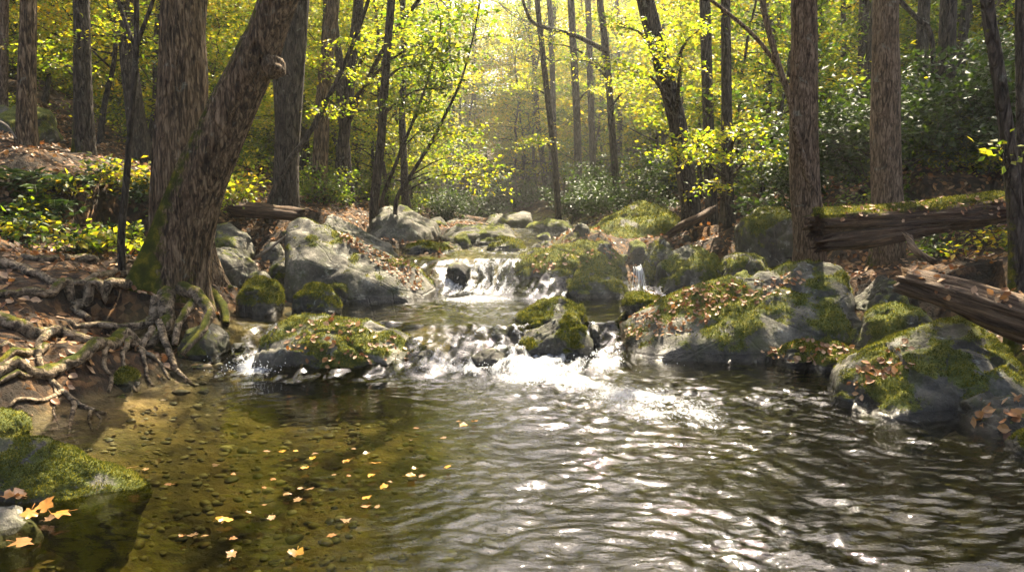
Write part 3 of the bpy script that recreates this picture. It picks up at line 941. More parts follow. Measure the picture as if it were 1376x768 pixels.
# turbulent churn below the drops
ch1 = np.exp(-((yf_ - 6.75) / 0.42) ** 2) * np.exp(-((xf - 0.35) / 0.62) ** 2)
ch1b = 0.7 * np.exp(-((yf_ - 6.05) / 0.45) ** 2) * np.exp(-((xf - 1.0) / 0.5) ** 2)
chL = np.exp(-((yf_ - 6.85) / 0.22) ** 2) * np.exp(-((xf + 2.42) / 0.26) ** 2)
ch2 = np.exp(-((yf_ - 10.1) / 0.38) ** 2) * np.exp(-((xf + 0.5) / 0.62) ** 2)
chR = 0.8 * np.exp(-((yf_ - 7.3) / 0.3) ** 2) * np.exp(-((xf - 0.9) / 0.22) ** 2)
ch1c = 0.55 * np.exp(-((yf_ - 5.45) / 0.5) ** 2) * np.exp(-((xf - 1.35) / 0.45) ** 2)
ch1d = 0.4 * np.exp(-((yf_ - 6.95) / 0.25) ** 2) * np.exp(-((xf + 0.45) / 0.5) ** 2)
brk = 0.62 + 0.9 * n2(2.2, 2.6, 77, 3)
churn = np.clip((ch1 + ch1b + ch1c + ch1d) * brk + 0.75 * chL * brk + ch2 * (0.5 + 0.5 * brk) + chR * brk, 0, 1.2)
zf = zf + churn * (0.035 + 0.05 * n2(4.5, 6.0, 31, 3) + 0.03 * n2(13, 15, 32, 2))
foam = 1.05 * churn
foam += ramp2 * sst(0.35, 0.1, np.abs(xf + 0.52) - 0.35) * (0.38 + 0.9 * (st - 0.45))
foam += ramp1 * (0.22 + 0.75 * (st - 0.4) + 0.5 * n2(1.6, 1.3, 56, 3)) * sst(-1.2, -0.8, xf) * sst(1.35, 1.1, xf)
foam += ramp1 * 0.75 * np.exp(-((xf + 2.45) / 0.2) ** 2)
foam += 0.4 * ramp3
trail = 0.26 * np.exp(-((xf - np.interp(yf_, [3, 5, 6.6], [2.0, 1.35, 0.7])) / 0.75) ** 2) * sst(3.4, 6.2, yf_) * sst(7.0, 6.6, yf_)
foam += trail * (0.45 + 0.9 * np.clip(n2(2.5, 3.0, 41, 3) + 0.25, 0, 1))
foam += 0.22 * sst(11.3, 11.6, yf_) * sst(14, 12, yf_) * (0.6 + n2(4, 1.2, 44, 2))
foam += 0.25 * np.exp(-((yf_ - 9.5) / 0.45) ** 2) * np.exp(-((xf + 0.35) / 0.9) ** 2)
ny, nx = X.shape
idx = np.arange(ny * nx).reshape(ny, nx)
quads = np.stack([idx[:-1, :-1], idx[:-1, 1:], idx[1:, 1:], idx[1:, :-1]], -1).reshape(-1, 4)
# keep only the cells inside the banks
tzv = terrain(X, Y)
keep = (tzv < zf.reshape(ny, nx) + 0.12)
kq = keep[:-1, :-1] | keep[1:, 1:] | keep[:-1, 1:] | keep[1:, :-1]
Lq, Rq = shores(Y)
kq &= ((X > Lq - 0.8) & (X < Rq + 0.8))[:-1, :-1]
quads = quads[kq.ravel()]
used = np.unique(quads)
mp = np.full(ny * nx, -1)
mp[used] = np.arange(len(used))
o = build('water', np.stack([xf, yf_, zf], 1)[used], mp[quads], M['water'], attrs={'foam': np.clip(foam, 0, 1.2)[used], 'ripple': rip[used], 'depth': np.clip(zf - tzv.ravel(), 0, 1.5)[used]})
tag(o, kind='structure')

WHITE = NT('white_water')
WHITE_M = WHITE.finish(WHITE.n('ShaderNodeMixShader', {0: 0.45, 1: principled(WHITE, (0.85, 0.87, 0.88), 0.25, None, 0.5),
                                                      2: WHITE.n('ShaderNodeBsdfTranslucent', {'Color': (0.85, 0.87, 0.88)}).outputs[0]}).outputs[0])
# thin waterfall on the right, a curtain of strands
mb = MB()
frng = np.random.default_rng(8)
for k in range(15):
    u = frng.normal() * 0.034
    y0 = frng.uniform(-0.03, 0.03)
    p = [(1.88 + u, 11.10 + y0, 0.72 + frng.uniform(0, 0.06)), (1.88 + u * 1.1, 11.0 + y0, 0.70), (1.88 + u * 1.5, 10.93 + y0, 0.56), (1.88 + u * 1.9 + frng.normal() * 0.02, 10.90 + y0, 0.34)]
    v, f = tube(resample(p, 14), np.linspace(0.006, 0.003, 14) * frng.uniform(0.5, 1.1), 5)
    mb.add(v, f)
o = mb.build('waterfall', WHITE_M)
tag(o, 'thin white waterfall between the broad mossy boulder and the tall dark boulder', 'waterfall')


def spray(cx, cy, cz, sx, sy, sz, n, lab, seed):
    r = np.random.default_rng(seed)
    b, f = ico(1)
    mb = MB()
    for k in range(n):
        p = np.array([cx, cy, cz]) + r.normal(size=3) * np.array([sx, sy, sz])
        p[2] = max(cz - 0.05, cz + abs(p[2] - cz))
        mb.add(b * r.uniform(0.0015, 0.005) * np.array([1, 1, r.uniform(.8, 1.8)]) + p, f)
    o = mb.build('spray', WHITE_M)
    tag(o, lab, 'spray', kind='stuff')


spray(-0.52, 10.25, 0.45, 0.40, 0.12, 0.06, 300, 'white droplets thrown up at the foot of the main waterfall', 1)
spray(0.35, 6.95, 0.10, 0.40, 0.2, 0.02, 260, 'white droplets over the churning rapids', 2)
spray(-2.43, 6.95, 0.06, 0.15, 0.11, 0.06, 260, 'white droplets around the small left side fall', 3)
spray(0.88, 7.3, 0.12, 0.10, 0.12, 0.03, 80, 'white droplets by the right end of the midstream pair', 4)

# ------------------------------------------------------------------ leaves
LEAF4 = np.array([[0, 0, 0], [-0.30, 0.45, 0.07], [0, 1, -0.05], [0.30, 0.45, 0.07]])
LEAF4_F = np.array([[0, 2, 1], [0, 3, 2]])
LEAF8 = np.array([[0, -0.12, 0.02], [0.0, 0.05, 0.0], [-0.20, 0.15, 0.05], [-0.36, 0.42, 0.10], [-0.24, 0.74, 0.05], [0, 1.0, 0.09], [0.24, 0.74, 0.06], [0.36, 0.42, 0.12],
                  [0.20, 0.15, 0.05], [0, 0.5, -0.02]])
LEAF8_F = np.array([[1, 9, 2], [2, 9, 3], [3, 9, 4], [4, 9, 5], [5, 9, 6], [6, 9, 7], [7, 9, 8], [8, 9, 1], [0, 1, 2]])


def lobed(seed):
    r_ = np.random.default_rng(seed)
    th = np.linspace(-np.pi, np.pi, 20, endpoint=False)
    lob = 0.5 + 0.5 * np.cos(th * 5)
    rad = (0.36 + 0.13 * lob ** 1.2) * (1 - 0.25 * (np.cos(th) < -0.9)) * (1 + 0.15 * r_.normal(size=20))
    x, y = rad * np.sin(th), 0.45 + rad * np.cos(th) * 1.1
    z = 0.10 * r_.normal() * x * 4 * x + 0.12 * r_.normal() * (y - 0.4) ** 2 + 0.03 * r_.normal(size=20) + 0.05 * np.abs(x)
    P_ = np.vstack([np.stack([x, y, z], 1), [[0, 0.4, 0.0]], [[-0.02, -0.35, 0.02]], [[0.02, -0.35, 0.02]]])
    k_ = np.arange(20)
    F_ = np.stack([k_, np.full(20, 20), (k_ + 1) % 20], 1)
    F_ = np.vstack([F_, [[20, 21, 22]]])
    return P_, F_


def leaves(pos, nrm, tan, size, tmpl=LEAF4, tf=LEAF4_F):
    n = len(pos)
    nrm = nrm / (np.linalg.norm(nrm, axis=1)[:, None] + 1e-9)
    tan = tan - nrm * (tan * nrm).sum(1)[:, None]
    tan /= np.linalg.norm(tan, axis=1)[:, None] + 1e-9
    sd = np.cross(tan, nrm)
    v = tmpl[None, :, 0, None] * sd[:, None] + tmpl[None, :, 1, None] * tan[:, None] + tmpl[None, :, 2, None] * nrm[:, None]
    v = pos[:, None] + v * np.broadcast_to(np.asarray(size, float), (n,))[:, None, None]
    f = tf[None] + (np.arange(n) * len(tmpl))[:, None, None]
    return v.reshape(-1, 3), f.reshape(-1, tf.shape[1])


def leaf_cloud(segs, n, size, spread, r, flat=0.35, droop=0.15):
    """leaves hung along twig segments (m,2,3)"""
    segs = np.asarray(segs, float)
    ln = np.linalg.norm(segs[:, 1] - segs[:, 0], axis=1) + 0.02
    k = r.choice(len(segs), n, p=ln / ln.sum())
    t = r.random(n)[:, None]
    p = segs[k, 0] * (1 - t) + segs[k, 1] * t
    d = segs[k, 1] - segs[k, 0]
    off = r.normal(size=(n, 3)) * np.array([spread, spread, spread * flat])
    p = p + off
    nrm = np.array([0, 0, 1.0]) + r.normal(size=(n, 3)) * 0.55
    tan = off * np.array([1, 1, 0.3]) + d * 0.5 / (ln[k][:, None]) * spread + r.normal(size=(n, 3)) * spread * 0.5
    tan[:, 2] -= droop * spread
    sz = size * r.uniform(0.6, 1.25, n)
    return leaves(p, nrm, tan, sz)


def limb(mb, p0, d, L, r0, r, up=0.15, n=6, wob=0.12, sides=6):
    d = d / np.linalg.norm(d)
    pts = [p0]
    for i in range(n):
        d = d + r.normal(size=3) * wob + np.array([0, 0, up / n])
        d /= np.linalg.norm(d)
        pts.append(pts[-1] + d * L / n)
    pts = np.array(pts)
    v, f = tube(pts, np.linspace(r0, r0 * 0.25, n + 1), sides, cap=False)
    mb.add(v, f)
    return pts


def crown_on(mb, path, rad, t0, nb, blen, r, elev=(0.1, 0.7), taper=0.6, sub=(3, 6), sides=6, az0=None):
    """limbs along the upper trunk; returns twig segments"""
    segs = []
    n = len(path)
    az = r.uniform(0, 6.28)
    for i in range(nb):
        t = t0 + (0.98 - t0) * (i + r.random() * 0.8) / nb
        k = t * (n - 1)
        a = int(min(k, n - 2))
        p = path[a] + (path[a + 1] - path[a]) * (k - a)
        rr = np.interp(k, np.arange(n), rad)
        az += 2.4 + r.uniform(-0.4, 0.4)
        el = r.uniform(*elev)
        d = np.array([math.cos(az) * math.cos(el), math.sin(az) * math.cos(el), math.sin(el)])
        L = blen * (1 - taper * (t - t0) / (1 - t0)) * r.uniform(0.7, 1.2)
        bp = limb(mb, p, d, L, max(rr * 0.45, 0.008), r, 0.12, 6, 0.13, sides)
        for q in range(3, len(bp) - 1):
            segs.append((bp[q], bp[q + 1]))
        for s in range(r.integers(*sub)):
            u = r.uniform(0.25, 0.95) * (len(bp) - 1)
            q = int(u)
            q = min(q, len(bp) - 2)
            p2 = bp[q] + (bp[q + 1] - bp[q]) * (u - q)
            sgn = 1 if s % 2 else -1
            ca, sa = math.cos(sgn * 0.75), math.sin(sgn * 0.75)
            dd = bp[q + 1] - bp[q]
            d2 = np.array([dd[0] * ca - dd[1] * sa, dd[0] * sa + dd[1] * ca, dd[2] * 0.5 + r.normal() * 0.1])
            sp = limb(mb, p2, d2, L * r.uniform(0.3, 0.55), max(rr * 0.15, 0.004), r, 0.05, 4, 0.15, 4)
            for q in range(len(sp) - 1):
                segs.append((sp[q], sp[q + 1]))
    return segs


def bark_disp(seed, sides, amp=0.05, fx=3.0, fy=0.6):
    def fn(th, s):
        p = np.stack([np.cos(th) * fx + seed, np.sin(th) * fx, s * fy], -1).reshape(-1, 3)
        q = np.stack([np.cos(th) * 0.8 + seed, np.sin(th) * 0.8, s * 0.5 + 7], -1).reshape(-1, 3)
        return (1 + amp * fbm(p, 3) + 0.09 * fbm(q, 2)).reshape(th.shape)
    return fn


# ---- prototypes for the wood
def proto_tree(name, H, r0, t0, nb, blen, nleaf, lsize, spread, lmat, bmat, seed, elev=(0.1, 0.7), lean=0.03, cat='tree', label='', sides=10, sub=(3, 6), flat=0.35):
    r = np.random.default_rng(seed)
    n = 16
    t = np.linspace(0, 1, n)
    px = np.cumsum(r.normal(size=n) * lean * 0.5) * H / n * 4 + t * r.normal() * lean * H
    py = np.cumsum(r.normal(size=n) * lean * 0.5) * H / n * 4 + t * r.normal() * lean * H
    path = np.stack([px - px[0], py - py[0], t * H - 0.3], 1)
    rad = r0 * (1 - 0.72 * t) * (1 + 0.55 * np.exp(-t * H / 0.5))
    mb = MB()
    pp = resample(path, 34)
    rr = np.interp(np.linspace(0, 1, 34), t, rad)
    v, f = tube(pp, rr, sides, disp=bark_disp(seed, sides, 0.08, 1.5, 0.5))
    mb.add(v, f)
    segs = crown_on(mb, path, rad, t0, nb, blen, r, elev, sub=sub)
    root = thing(name, (0, 0, 0), label, cat)
    mb.build('trunk', M[bmat], root)
    v, f = leaf_cloud(segs, nleaf, lsize, spread, r, flat)
    build('crown', v, f, M[lmat], root, smooth=False)
    return root


# ------------------------------------------------------------------ hand-placed trees
def hand_tree(name, pts, y, w0, w1, H, label, bark='bark_big', leaf='leaf_yel', nleaf=450, lsize=0.13, nb=8, blen=3.0, seed=1, mossy=0.3, sides=28, flare=0.5, sprays=(), side=0.0,
              t0=None, group=None, forks=(), flareh=0.35, roots=0):
    """pts: photo points of the trunk's axis from base to top of view; y distance (or one per point); w0,w1 photo widths at base and top; H full height"""
    r = np.random.default_rng(seed)
    if abs(at(*pts[0], np.mean(y))[0] + 0.2 - 0.29 * (np.mean(y) - 7)) < 4.6 and np.mean(y) > 9.3:
        nleaf, nb = int(nleaf * 0.3), max(3, nb // 2)
    ysl = list(y) if isinstance(y, (list, tuple)) else [y] * len(pts)
    P = np.array([at(a, b, q) for (a, b), q in zip(pts, ysl)])
    g = tz(P[0][0], P[0][1])
    base = P[0].copy()
    if base[2] > g - 0.05:
        dirv = P[0] - P[1]
        base = P[0] + np.array([0, 0, g - 0.25 - P[0][2]])
        P = np.vstack([base, P])
        ysl = [ysl[0]] + ysl
    top = P[-1]
    dv = (P[-1] - P[-2]) / np.linalg.norm(P[-1] - P[-2])
    extra = max(0, H - (top[2] - g))
    ext = []
    for s in (0.25, 0.5, 0.75, 1.0):
        dv2 = dv * (1 - 0.5 * s) + np.array([r.normal() * 0.03, r.normal() * 0.03, 0.5 * s])
        ext.append(top + dv2 * extra * s)
    nview = len(P)
    if extra > 0.5:
        P = np.vstack([P] + [e[None] for e in ext])
    seglen = np.concatenate([[0], np.cumsum(np.linalg.norm(np.diff(P, axis=0), axis=1))])
    vlen = seglen[nview - 1]
    tot = seglen[-1]
    n1 = int(max(24, min(150, tot / 0.07)))
    path = resample(P, n1)
    s = np.linspace(0, tot, n1)
    ra, rb = w0 * np.mean(ysl) / FPX / 2, w1 * np.mean(ysl) / FPX / 2
    rad = np.where(s < vlen, ra + (rb - ra) * s / vlen, rb * (1 - 0.75 * (s - vlen) / max(tot - vlen, 0.1)))
    rad = np.maximum(rad, 0.012)
    ph = r.uniform(0, 6.28)
    bd = bark_disp(seed, sides, 0.11 if sides > 50 else 0.08, 5.0 if sides > 50 else 3.0, 1.0)
    nl = r.integers(4, 6)

    def disp(th, ss):
        k = np.exp(-ss / flareh)
        lobes = (0.5 + 0.5 * np.cos(nl * th + ph)) ** 1.5
        return bd(th, ss) * (1 + flare * k * (0.35 + 1.1 * lobes))
    mb = MB()
    v, f = tube(path, rad, sides, disp=disp)
    # moss: base and one side
    cen = np.repeat(path, sides, 0)
    cen = np.vstack([cen, path[0], path[-1]])
    nx = (v - cen)
    nx /= np.linalg.norm(nx, axis=1)[:, None] + 1e-6
    hh = v[:, 2] - g
    ms = mossy * (0.9 * np.exp(-np.clip(hh, 0, 9) / 0.7) + 0.75 * np.clip(-nx[:, 0] * 0.8 + nx[:, 2] * 0.8 + side, 0, 1)) + 0.25 * fbm(v * np.array([2, 2, 0.8]) + seed, 3)
    mb.add(v, f, ms)
    tt0 = t0 if t0 is not None else min(0.9, (vlen + 0.15 * (tot - vlen)) / tot) if extra > 0.5 else 0.45
    segs = crown_on(mb, path, rad, tt0, nb, blen, r) if nb else []
    for fk in forks:  # photo paths of visible limbs: (points, w0, w1)
        fp, fw0, fw1 = fk[:3]
        fy = fk[3] if len(fk) > 3 else np.mean(ysl)
        fy0 = ysl[0] if len(fk) > 3 else fy
        Q = np.array([at(a, b, fy0 + (fy - fy0) * i / (len(fp) - 1)) for i, (a, b) in enumerate(fp)])
        q = resample(Q, 22)
        v, f = tube(q, np.linspace(fw0, fw1, 22) * fy / FPX / 2, 10, disp=bark_disp(seed + 3, 10, 0.06))
        mb.add(v, f, 0.2 + 0.2 * fbm(v * 3, 2))
    sseg = []
    for (sx, sy, sd, srad, sn) in sprays:
        c = at(sx, sy, sd)
        k = int(np.argmin(np.abs(path[:, 2] - (c[2] - 0.25 * np.linalg.norm(path[n1 // 2, :2] - c[:2])))))
        p0 = path[k]
        mid = (p0 + c) / 2 + np.array([0, 0, 0.12 * np.linalg.norm(c - p0)])
        bp = resample([p0, mid, c], 9)
        v, f = tube(bp, np.linspace(max(0.012, min(rad[k] * 0.4, 0.05)), 0.006, 9), 6, cap=False)
        mb.add(v, f)
        for q in range(int(6 + sn / 120)):
            a = r.uniform(0, 6.28)
            st_ = bp[r.integers(5, 9)]
            e = c + np.array([math.cos(a) * srad, math.sin(a) * srad, r.normal() * srad * 0.3]) * r.uniform(0.5, 1)
            tw = resample([st_, (st_ + e) / 2 + np.array([0, 0, 0.06]), e], 5)
            v, f = tube(tw, np.linspace(0.006, 0.002, 5), 4, cap=False)
            mb.add(v, f)
            for z in range(4):
                sseg.append((tw[z], tw[z + 1], sn))
    root = thing(name, (P[0][0], P[0][1], g), label, 'tree', group)
    loc = [P[0][0], P[0][1], g]
    mb.build('trunk', M[bark], root, loc=loc, attr='moss')
    mbc = MB()
    if segs:
        v, f = leaf_cloud(segs, int(nleaf * 1.8), lsize * 1.05, 0.30, r)
        mbc.add(v, f)
    if sseg:
        tot_n = int(sum(q[4] for q in sprays))
        v, f = leaf_cloud([(a, b) for a, b, _ in sseg], tot_n, lsize * 0.62, 0.10, r, 0.4)
        mbc.add(v, f)
    if mbc.n:
        mbc.build('crown', M[leaf], root, smooth=False, loc=loc)
    return root, path, rad


# left bank
hand_tree('tree', [(36, 205), (36, 100), (38, 0)], 12.0, 24, 19, 15, 'pale grey straight trunk near the left edge on the leafy slope', 'bark_big', seed=2, mossy=0.2, sprays=[(60, 60, 12.5, 0.8, 160)])
hand_tree('tree', [(4, 140), (5, 70), (6, 0)], 15.0, 12, 10, 15, 'thin tan trunk cut by the left edge beside the pale grey one', 'bark_tan', seed=3, mossy=0.1, sprays=[(10, 70, 15, 0.8, 200)])
hand_tree('tree', [(113, 205), (111, 110), (109, 0)], 13.0, 26, 19, 16, 'dark straight trunk mossy at its foot, between the pale trunk and the forked sapling', 'bark_dark', seed=4, mossy=0.5,
          sprays=[(140, 40, 13.5, 0.9, 220), (80, 90, 13.5, 0.8, 220)])
hand_tree('sapling', [(163, 322), (170, 240), (178, 140), (183, 62)], 9.0, 10, 7, 6.5, 'forked slender sapling left of the two big trunks', 'bark_dark', seed=5, mossy=0.3, sides=12, flare=0.3, nb=5, blen=1.4,
          nleaf=700, lsize=0.1, forks=[([(183, 65), (172, 40), (160, 5), (150, -30)], 6, 4), ([(183, 65), (195, 30), (206, 0), (215, -40)], 6, 4)], sprays=[(150, 50, 9.3, 0.5, 130), (215, 60, 9.2, 0.5, 100)])
big_back, bbp, bbr = hand_tree('tree', [(250, 395), (243, 300), (242, 200), (246, 100), (248, 0)], 9.2, 78, 54, 17, 'massive upright trunk standing right behind the leaning tree', 'bark_big', seed=6, mossy=0.35,
                               sides=84, flare=0.5, nb=12, blen=4)
hand_tree('tree', [(384, 280), (386, 200), (393, 100), (400, 0)], 13.5, 33, 30, 17, 'thick dark trunk behind the leaning tree, nearest the stream on the left bank', 'bark_dark', seed=7, mossy=0.3, sprays=[(350, 60, 14, 0.9, 260)])
hand_tree('sapling', [(362, 275), (385, 222), (412, 185), (438, 138), (462, 88), (492, 10)], 13.0, 9, 5, 8, 'curved thin stem leaning right across the thick dark trunk', 'bark_dark', seed=8, sides=12, flare=0.2, nb=5, blen=1.6, nleaf=700,
          sprays=[(480, 60, 13, 0.7, 200), (450, 150, 13, 0.6, 140)])
hand_tree('tree', [(429, 240), (433, 150), (440, 70), (448, 0)], 16.5, 20, 17, 16, 'straight brown trunk, next one right of the thick dark trunk', 'bark_big', seed=9, mossy=0.2, sprays=[(420, 80, 16.5, 1.1, 300), (465, 100, 16, 1.0, 250)])
hand_tree('tree', [(458, 225), (466, 150), (474, 70), (482, 0)], 17.5, 16, 13, 16, 'trunk leaning slightly right with a limb reaching over the stream', 'bark_dark', seed=10, mossy=0.2,
          forks=[([(468, 165), (490, 115), (518, 62), (548, 20), (570, -10)], 8, 5, 15.5)], sprays=[(540, 45, 15.5, 1.2, 420), (585, 70, 15, 1.0, 380), (520, 110, 16, 1.0, 300)])
hand_tree('tree', [(503, 275), (512, 190), (518, 100), (526, 0)], 15.0, 13, 10, 14, 'slim dark trunk rising beside the pale pointed boulder', 'bark_dark', 'leaf_grn', seed=11, mossy=0.2,
          sprays=[(560, 90, 14.5, 1.1, 420), (600, 120, 14, 0.9, 420), (545, 140, 14.5, 0.9, 300), (620, 60, 15, 1.0, 380)])
hand_tree('sapling', [(512, 277), (530, 225), (548, 180), (560, 150)], 15.2, 6, 4, 5, 'thin stem leaning toward the stream between the slim trunk and the arching sapling', 'bark_dark', 'leaf_grn', seed=12, sides=8, flare=0.1, nb=4, blen=1.2, nleaf=500,
          sprays=[(575, 150, 14.6, 0.8, 320), (590, 175, 14.4, 0.6, 260)])
hand_tree('sapling', [(532, 274), (548, 243), (566, 213), (584, 183), (598, 155)], 14.6, 7, 4, 5.0, 'dark arching sapling leaning out over the stream behind the pointed boulder', 'bark_dark', 'leaf_yel', seed=13, sides=8, flare=0.1, nb=3, blen=1.0, nleaf=300,
          sprays=[(640, 215, 14, 0.8, 330), (615, 180, 14, 0.8, 360), (655, 240, 13.8, 0.5, 180), (610, 235, 14.2, 0.5, 120)])
# centre and right
hand_tree('tree', [(750, 290), (746, 220), (738, 150), (728, 60), (722, 0)], 22, 9, 7, 15, 'slender trunk leaning left beside the distant flat mossy boulder', 'bark_dark', seed=14, sides=14, sprays=[(700, 120, 22, 1.3, 300), (720, 190, 21, 1.1, 260)])
hand_tree('tree', [(777, 240), (775, 150), (770, 60), (767, 0)], 25, 11, 9, 17, 'straight dark trunk in the hazy middle of the wood, second right of the stream bend', 'bark_far', seed=15, sides=14, sprays=[(800, 120, 24, 1.3, 280)])
hand_tree('tree', [(747, 260), (744, 170), (741, 50), (738, 0)], 29, 8, 7, 17, 'thin hazy trunk behind the slender leaning one at the stream bend', 'bark_far', seed=16, sides=12, sprays=[(690, 60, 28, 1.6, 300)])
hand_tree('tree', [(829, 262), (824, 200), (818, 110), (810, 30), (806, 0)], 21, 10, 9, 16, 'dark trunk with an arched limb reaching left over the stream', 'bark_dark', seed=17, sides=16,
          forks=[([(818, 72), (798, 60), (770, 47), (735, 38), (714, 28), (702, 0)], 7, 4, 20)], sprays=[(715, 60, 20, 1.2, 260), (850, 120, 20, 1.1, 300), (770, 80, 20, 0.8, 140)])
hand_tree('tree', [(798, 262), (796, 200), (793, 100), (790, 0)], 27, 9, 8, 17, 'hazy trunk just left of the one with the arched limb', 'bark_far', seed=18, sides=12)
hand_tree('tree', [(929, 290), (924, 250), (910, 165), (890, 85), (867, 0)], 14.5, 26, 22, 15, 'thick trunk leaning left in the hazy light behind the mossy rock slope', 'bark_dark', seed=19, mossy=0.2,
          sprays=[(880, 60, 12.5, 0.6, 260), (915, 90, 12.5, 0.6, 260), (845, 95, 12.5, 0.55, 200), (940, 40, 12.5, 0.6, 220), (830, 35, 13, 0.6, 200)])
hand_tree('tree', [(956, 285), (952, 170), (947, 0)], 16, 16, 14, 16, 'straight trunk between the thick leaning one and the slim one', 'bark_dark', seed=20, mossy=0.2, sprays=[(985, 120, 15, 0.9, 260)])
hand_tree('tree', [(978, 305), (977, 200), (976, 100), (975, 0)], 13.0, 16, 12, 15, 'slim straight trunk left of the large mossy boulder on the right bank', 'bark_dark', seed=21, mossy=0.3,
          sprays=[(930, 190, 12, 0.7, 260), (960, 215, 11.8, 0.7, 260), (1000, 180, 12, 0.7, 240), (1020, 215, 11.8, 0.6, 240), (900, 210, 12.2, 0.6, 180), (950, 250, 12, 0.5, 140)])
hand_tree('tree', [(1088, 325), (1082, 250), (1080, 150), (1080, 0)], 9.6, 42, 33, 16, 'tall reddish brown trunk with a side limb, above the long slab', 'bark_tan', seed=22, mossy=0.35, sides=36, flare=0.55,
          forks=[([(1068, 190), (1063, 138), (1047, 90), (1030, 30), (1022, -20)], 9, 7, 9.4), ([(1047, 92), (1022, 58), (992, 29), (955, 0), (930, -20)], 6, 4, 9.2),
                 ([(1113, 312), (1102, 285), (1088, 245), (1076, 205), (1068, 170)], 16, 8, 9.3)], side=0.1)
hand_tree('tree', [(1193, 285), (1190, 200), (1190, 100), (1190, 0)], 9.9, 40, 32, 17, 'tall brown trunk standing behind the mossy upper log', 'bark_tan', seed=23, mossy=0.3, sides=36, flare=0.35)
hand_tree('tree', [(1265, 265), (1268, 180), (1272, 90), (1275, 0)], 13.0, 30, 19, 16, 'dark tapering trunk behind the upper log, between the brown and the front mossy one', 'bark_dark', seed=24, mossy=0.35,
          forks=[([(1256, 110), (1250, 45), (1232, 25), (1208, 0)], 7, 6)], sprays=[(1300, 120, 13, 0.8, 200)])
hand_tree('tree', [(1236, 215), (1238, 100), (1242, 0)], 17.5, 17, 15, 16, 'straight trunk right behind the dark tapering trunk', 'bark_far', seed=25)
hand_tree('tree', [(1366, 372), (1361, 250), (1345, 125), (1333, 50), (1326, 0)], 6.4, 21, 16, 11, 'mossy crooked trunk at the right edge in front of the upper log', 'bark_dark', 'leaf_yel', seed=26, mossy=0.55, sides=28, flare=0.25,
          side=0.2, sprays=[(1345, 210, 6.3, 0.25, 30)])
hand_tree('tree', [(1376, 330), (1372, 150), (1370, 0)], 8.0, 14, 10, 12, 'thin trunk cut by the right edge behind the mossy crooked one', 'bark_dark', seed=27, mossy=0.3, sides=16)
hand_tree('tree', [(1160, 220), (1160, 120), (1161, 20), (1162, 0)], 19, 15, 13, 17, 'hazy trunk left of the tall brown one, far behind', 'bark_far', seed=28)
hand_tree('tree', [(1285, 205), (1290, 90), (1299, 0)], 19, 14, 12, 17, 'far trunk leaning right beyond the dark tapering trunk', 'bark_far', seed=29)
hand_tree('tree', [(1104, 210), (1101, 100), (1100, 0)], 20, 11, 9, 17, 'far trunk showing just right of the reddish brown trunk', 'bark_far', seed=30)

# ---- the leaning tree with exposed roots
lean, lp, lr = hand_tree('tree', [(222, 418), (235, 355), (262, 262), (300, 172), (344, 76), (374, 0)], [8.1, 8.1, 8.05, 8.0, 7.9, 7.8], 84, 46, 15,
                         'big mossy tree leaning right with exposed roots over the pool', 'bark_big', seed=33, mossy=0.7, sides=84, flare=0.6, nb=12, blen=3.5, flareh=0.45, side=0.35)
# burl on the leaning trunk
bv, bf = ico(4)
bc = at(366, 90, 7.82)
v = bv * np.array([0.13, 0.14, 0.12]) * (1 + 0.35 * fbm(bv * 1.8 + 3, 3)[:, None])
build('burl', v + bc, bf, M['bark_big'], lean, attrs={'moss': 0.2 + 0 * v[:, 0]}, loc=np.array(lean['_w']))


def root(parent, pts, w0, w1, moss=0.35, lift=0.6, seed=1, ys=None):
    """a root following photo points laid on the ground (or at given distances)"""
    P = []
    for i, (a, b) in enumerate(pts):
        g = ground_hit(a, b)
        P.append(g if ys is None or ys[i] is None or g[1] < ys[i] else at(a, b, ys[i]))
    P = np.array(P)
    n = max(14, int(np.linalg.norm(np.diff(P, axis=0), axis=1).sum() / 0.035))
    path = resample(P, n)
    yy = path[:, 1].mean()
    rad = np.linspace(w0, w1, n) * yy / FPX / 2 * 1.05
    path[:, 2] = np.maximum(path[:, 2], terrain(path[:, 0], path[:, 1]) + rad * lift)
    path = path + 0.35 * rad[:, None] * np.stack([fbm(path * 6 + seed, 2), fbm(path * 6 + seed + 9, 2), fbm(path * 6 + seed + 20, 2)], 1) * 2
    v, f = tube(path, rad, 18, disp=bark_disp(seed, 18, 0.16, 1.4, 5.0))
    cen = np.vstack([np.repeat(path, 18, 0), path[0], path[-1]])
    nz = (v - cen)[:, 2] / (np.linalg.norm(v - cen, axis=1) + 1e-6)
    ms = (moss + 0.22) * (0.35 + 0.8 * np.clip(nz, 0, 1)) + 0.35 * fbm(v * 3 + seed, 3)
    return build('root', v, f, M['root'], parent, attrs={'moss': ms}, loc=np.array(parent['_w']))


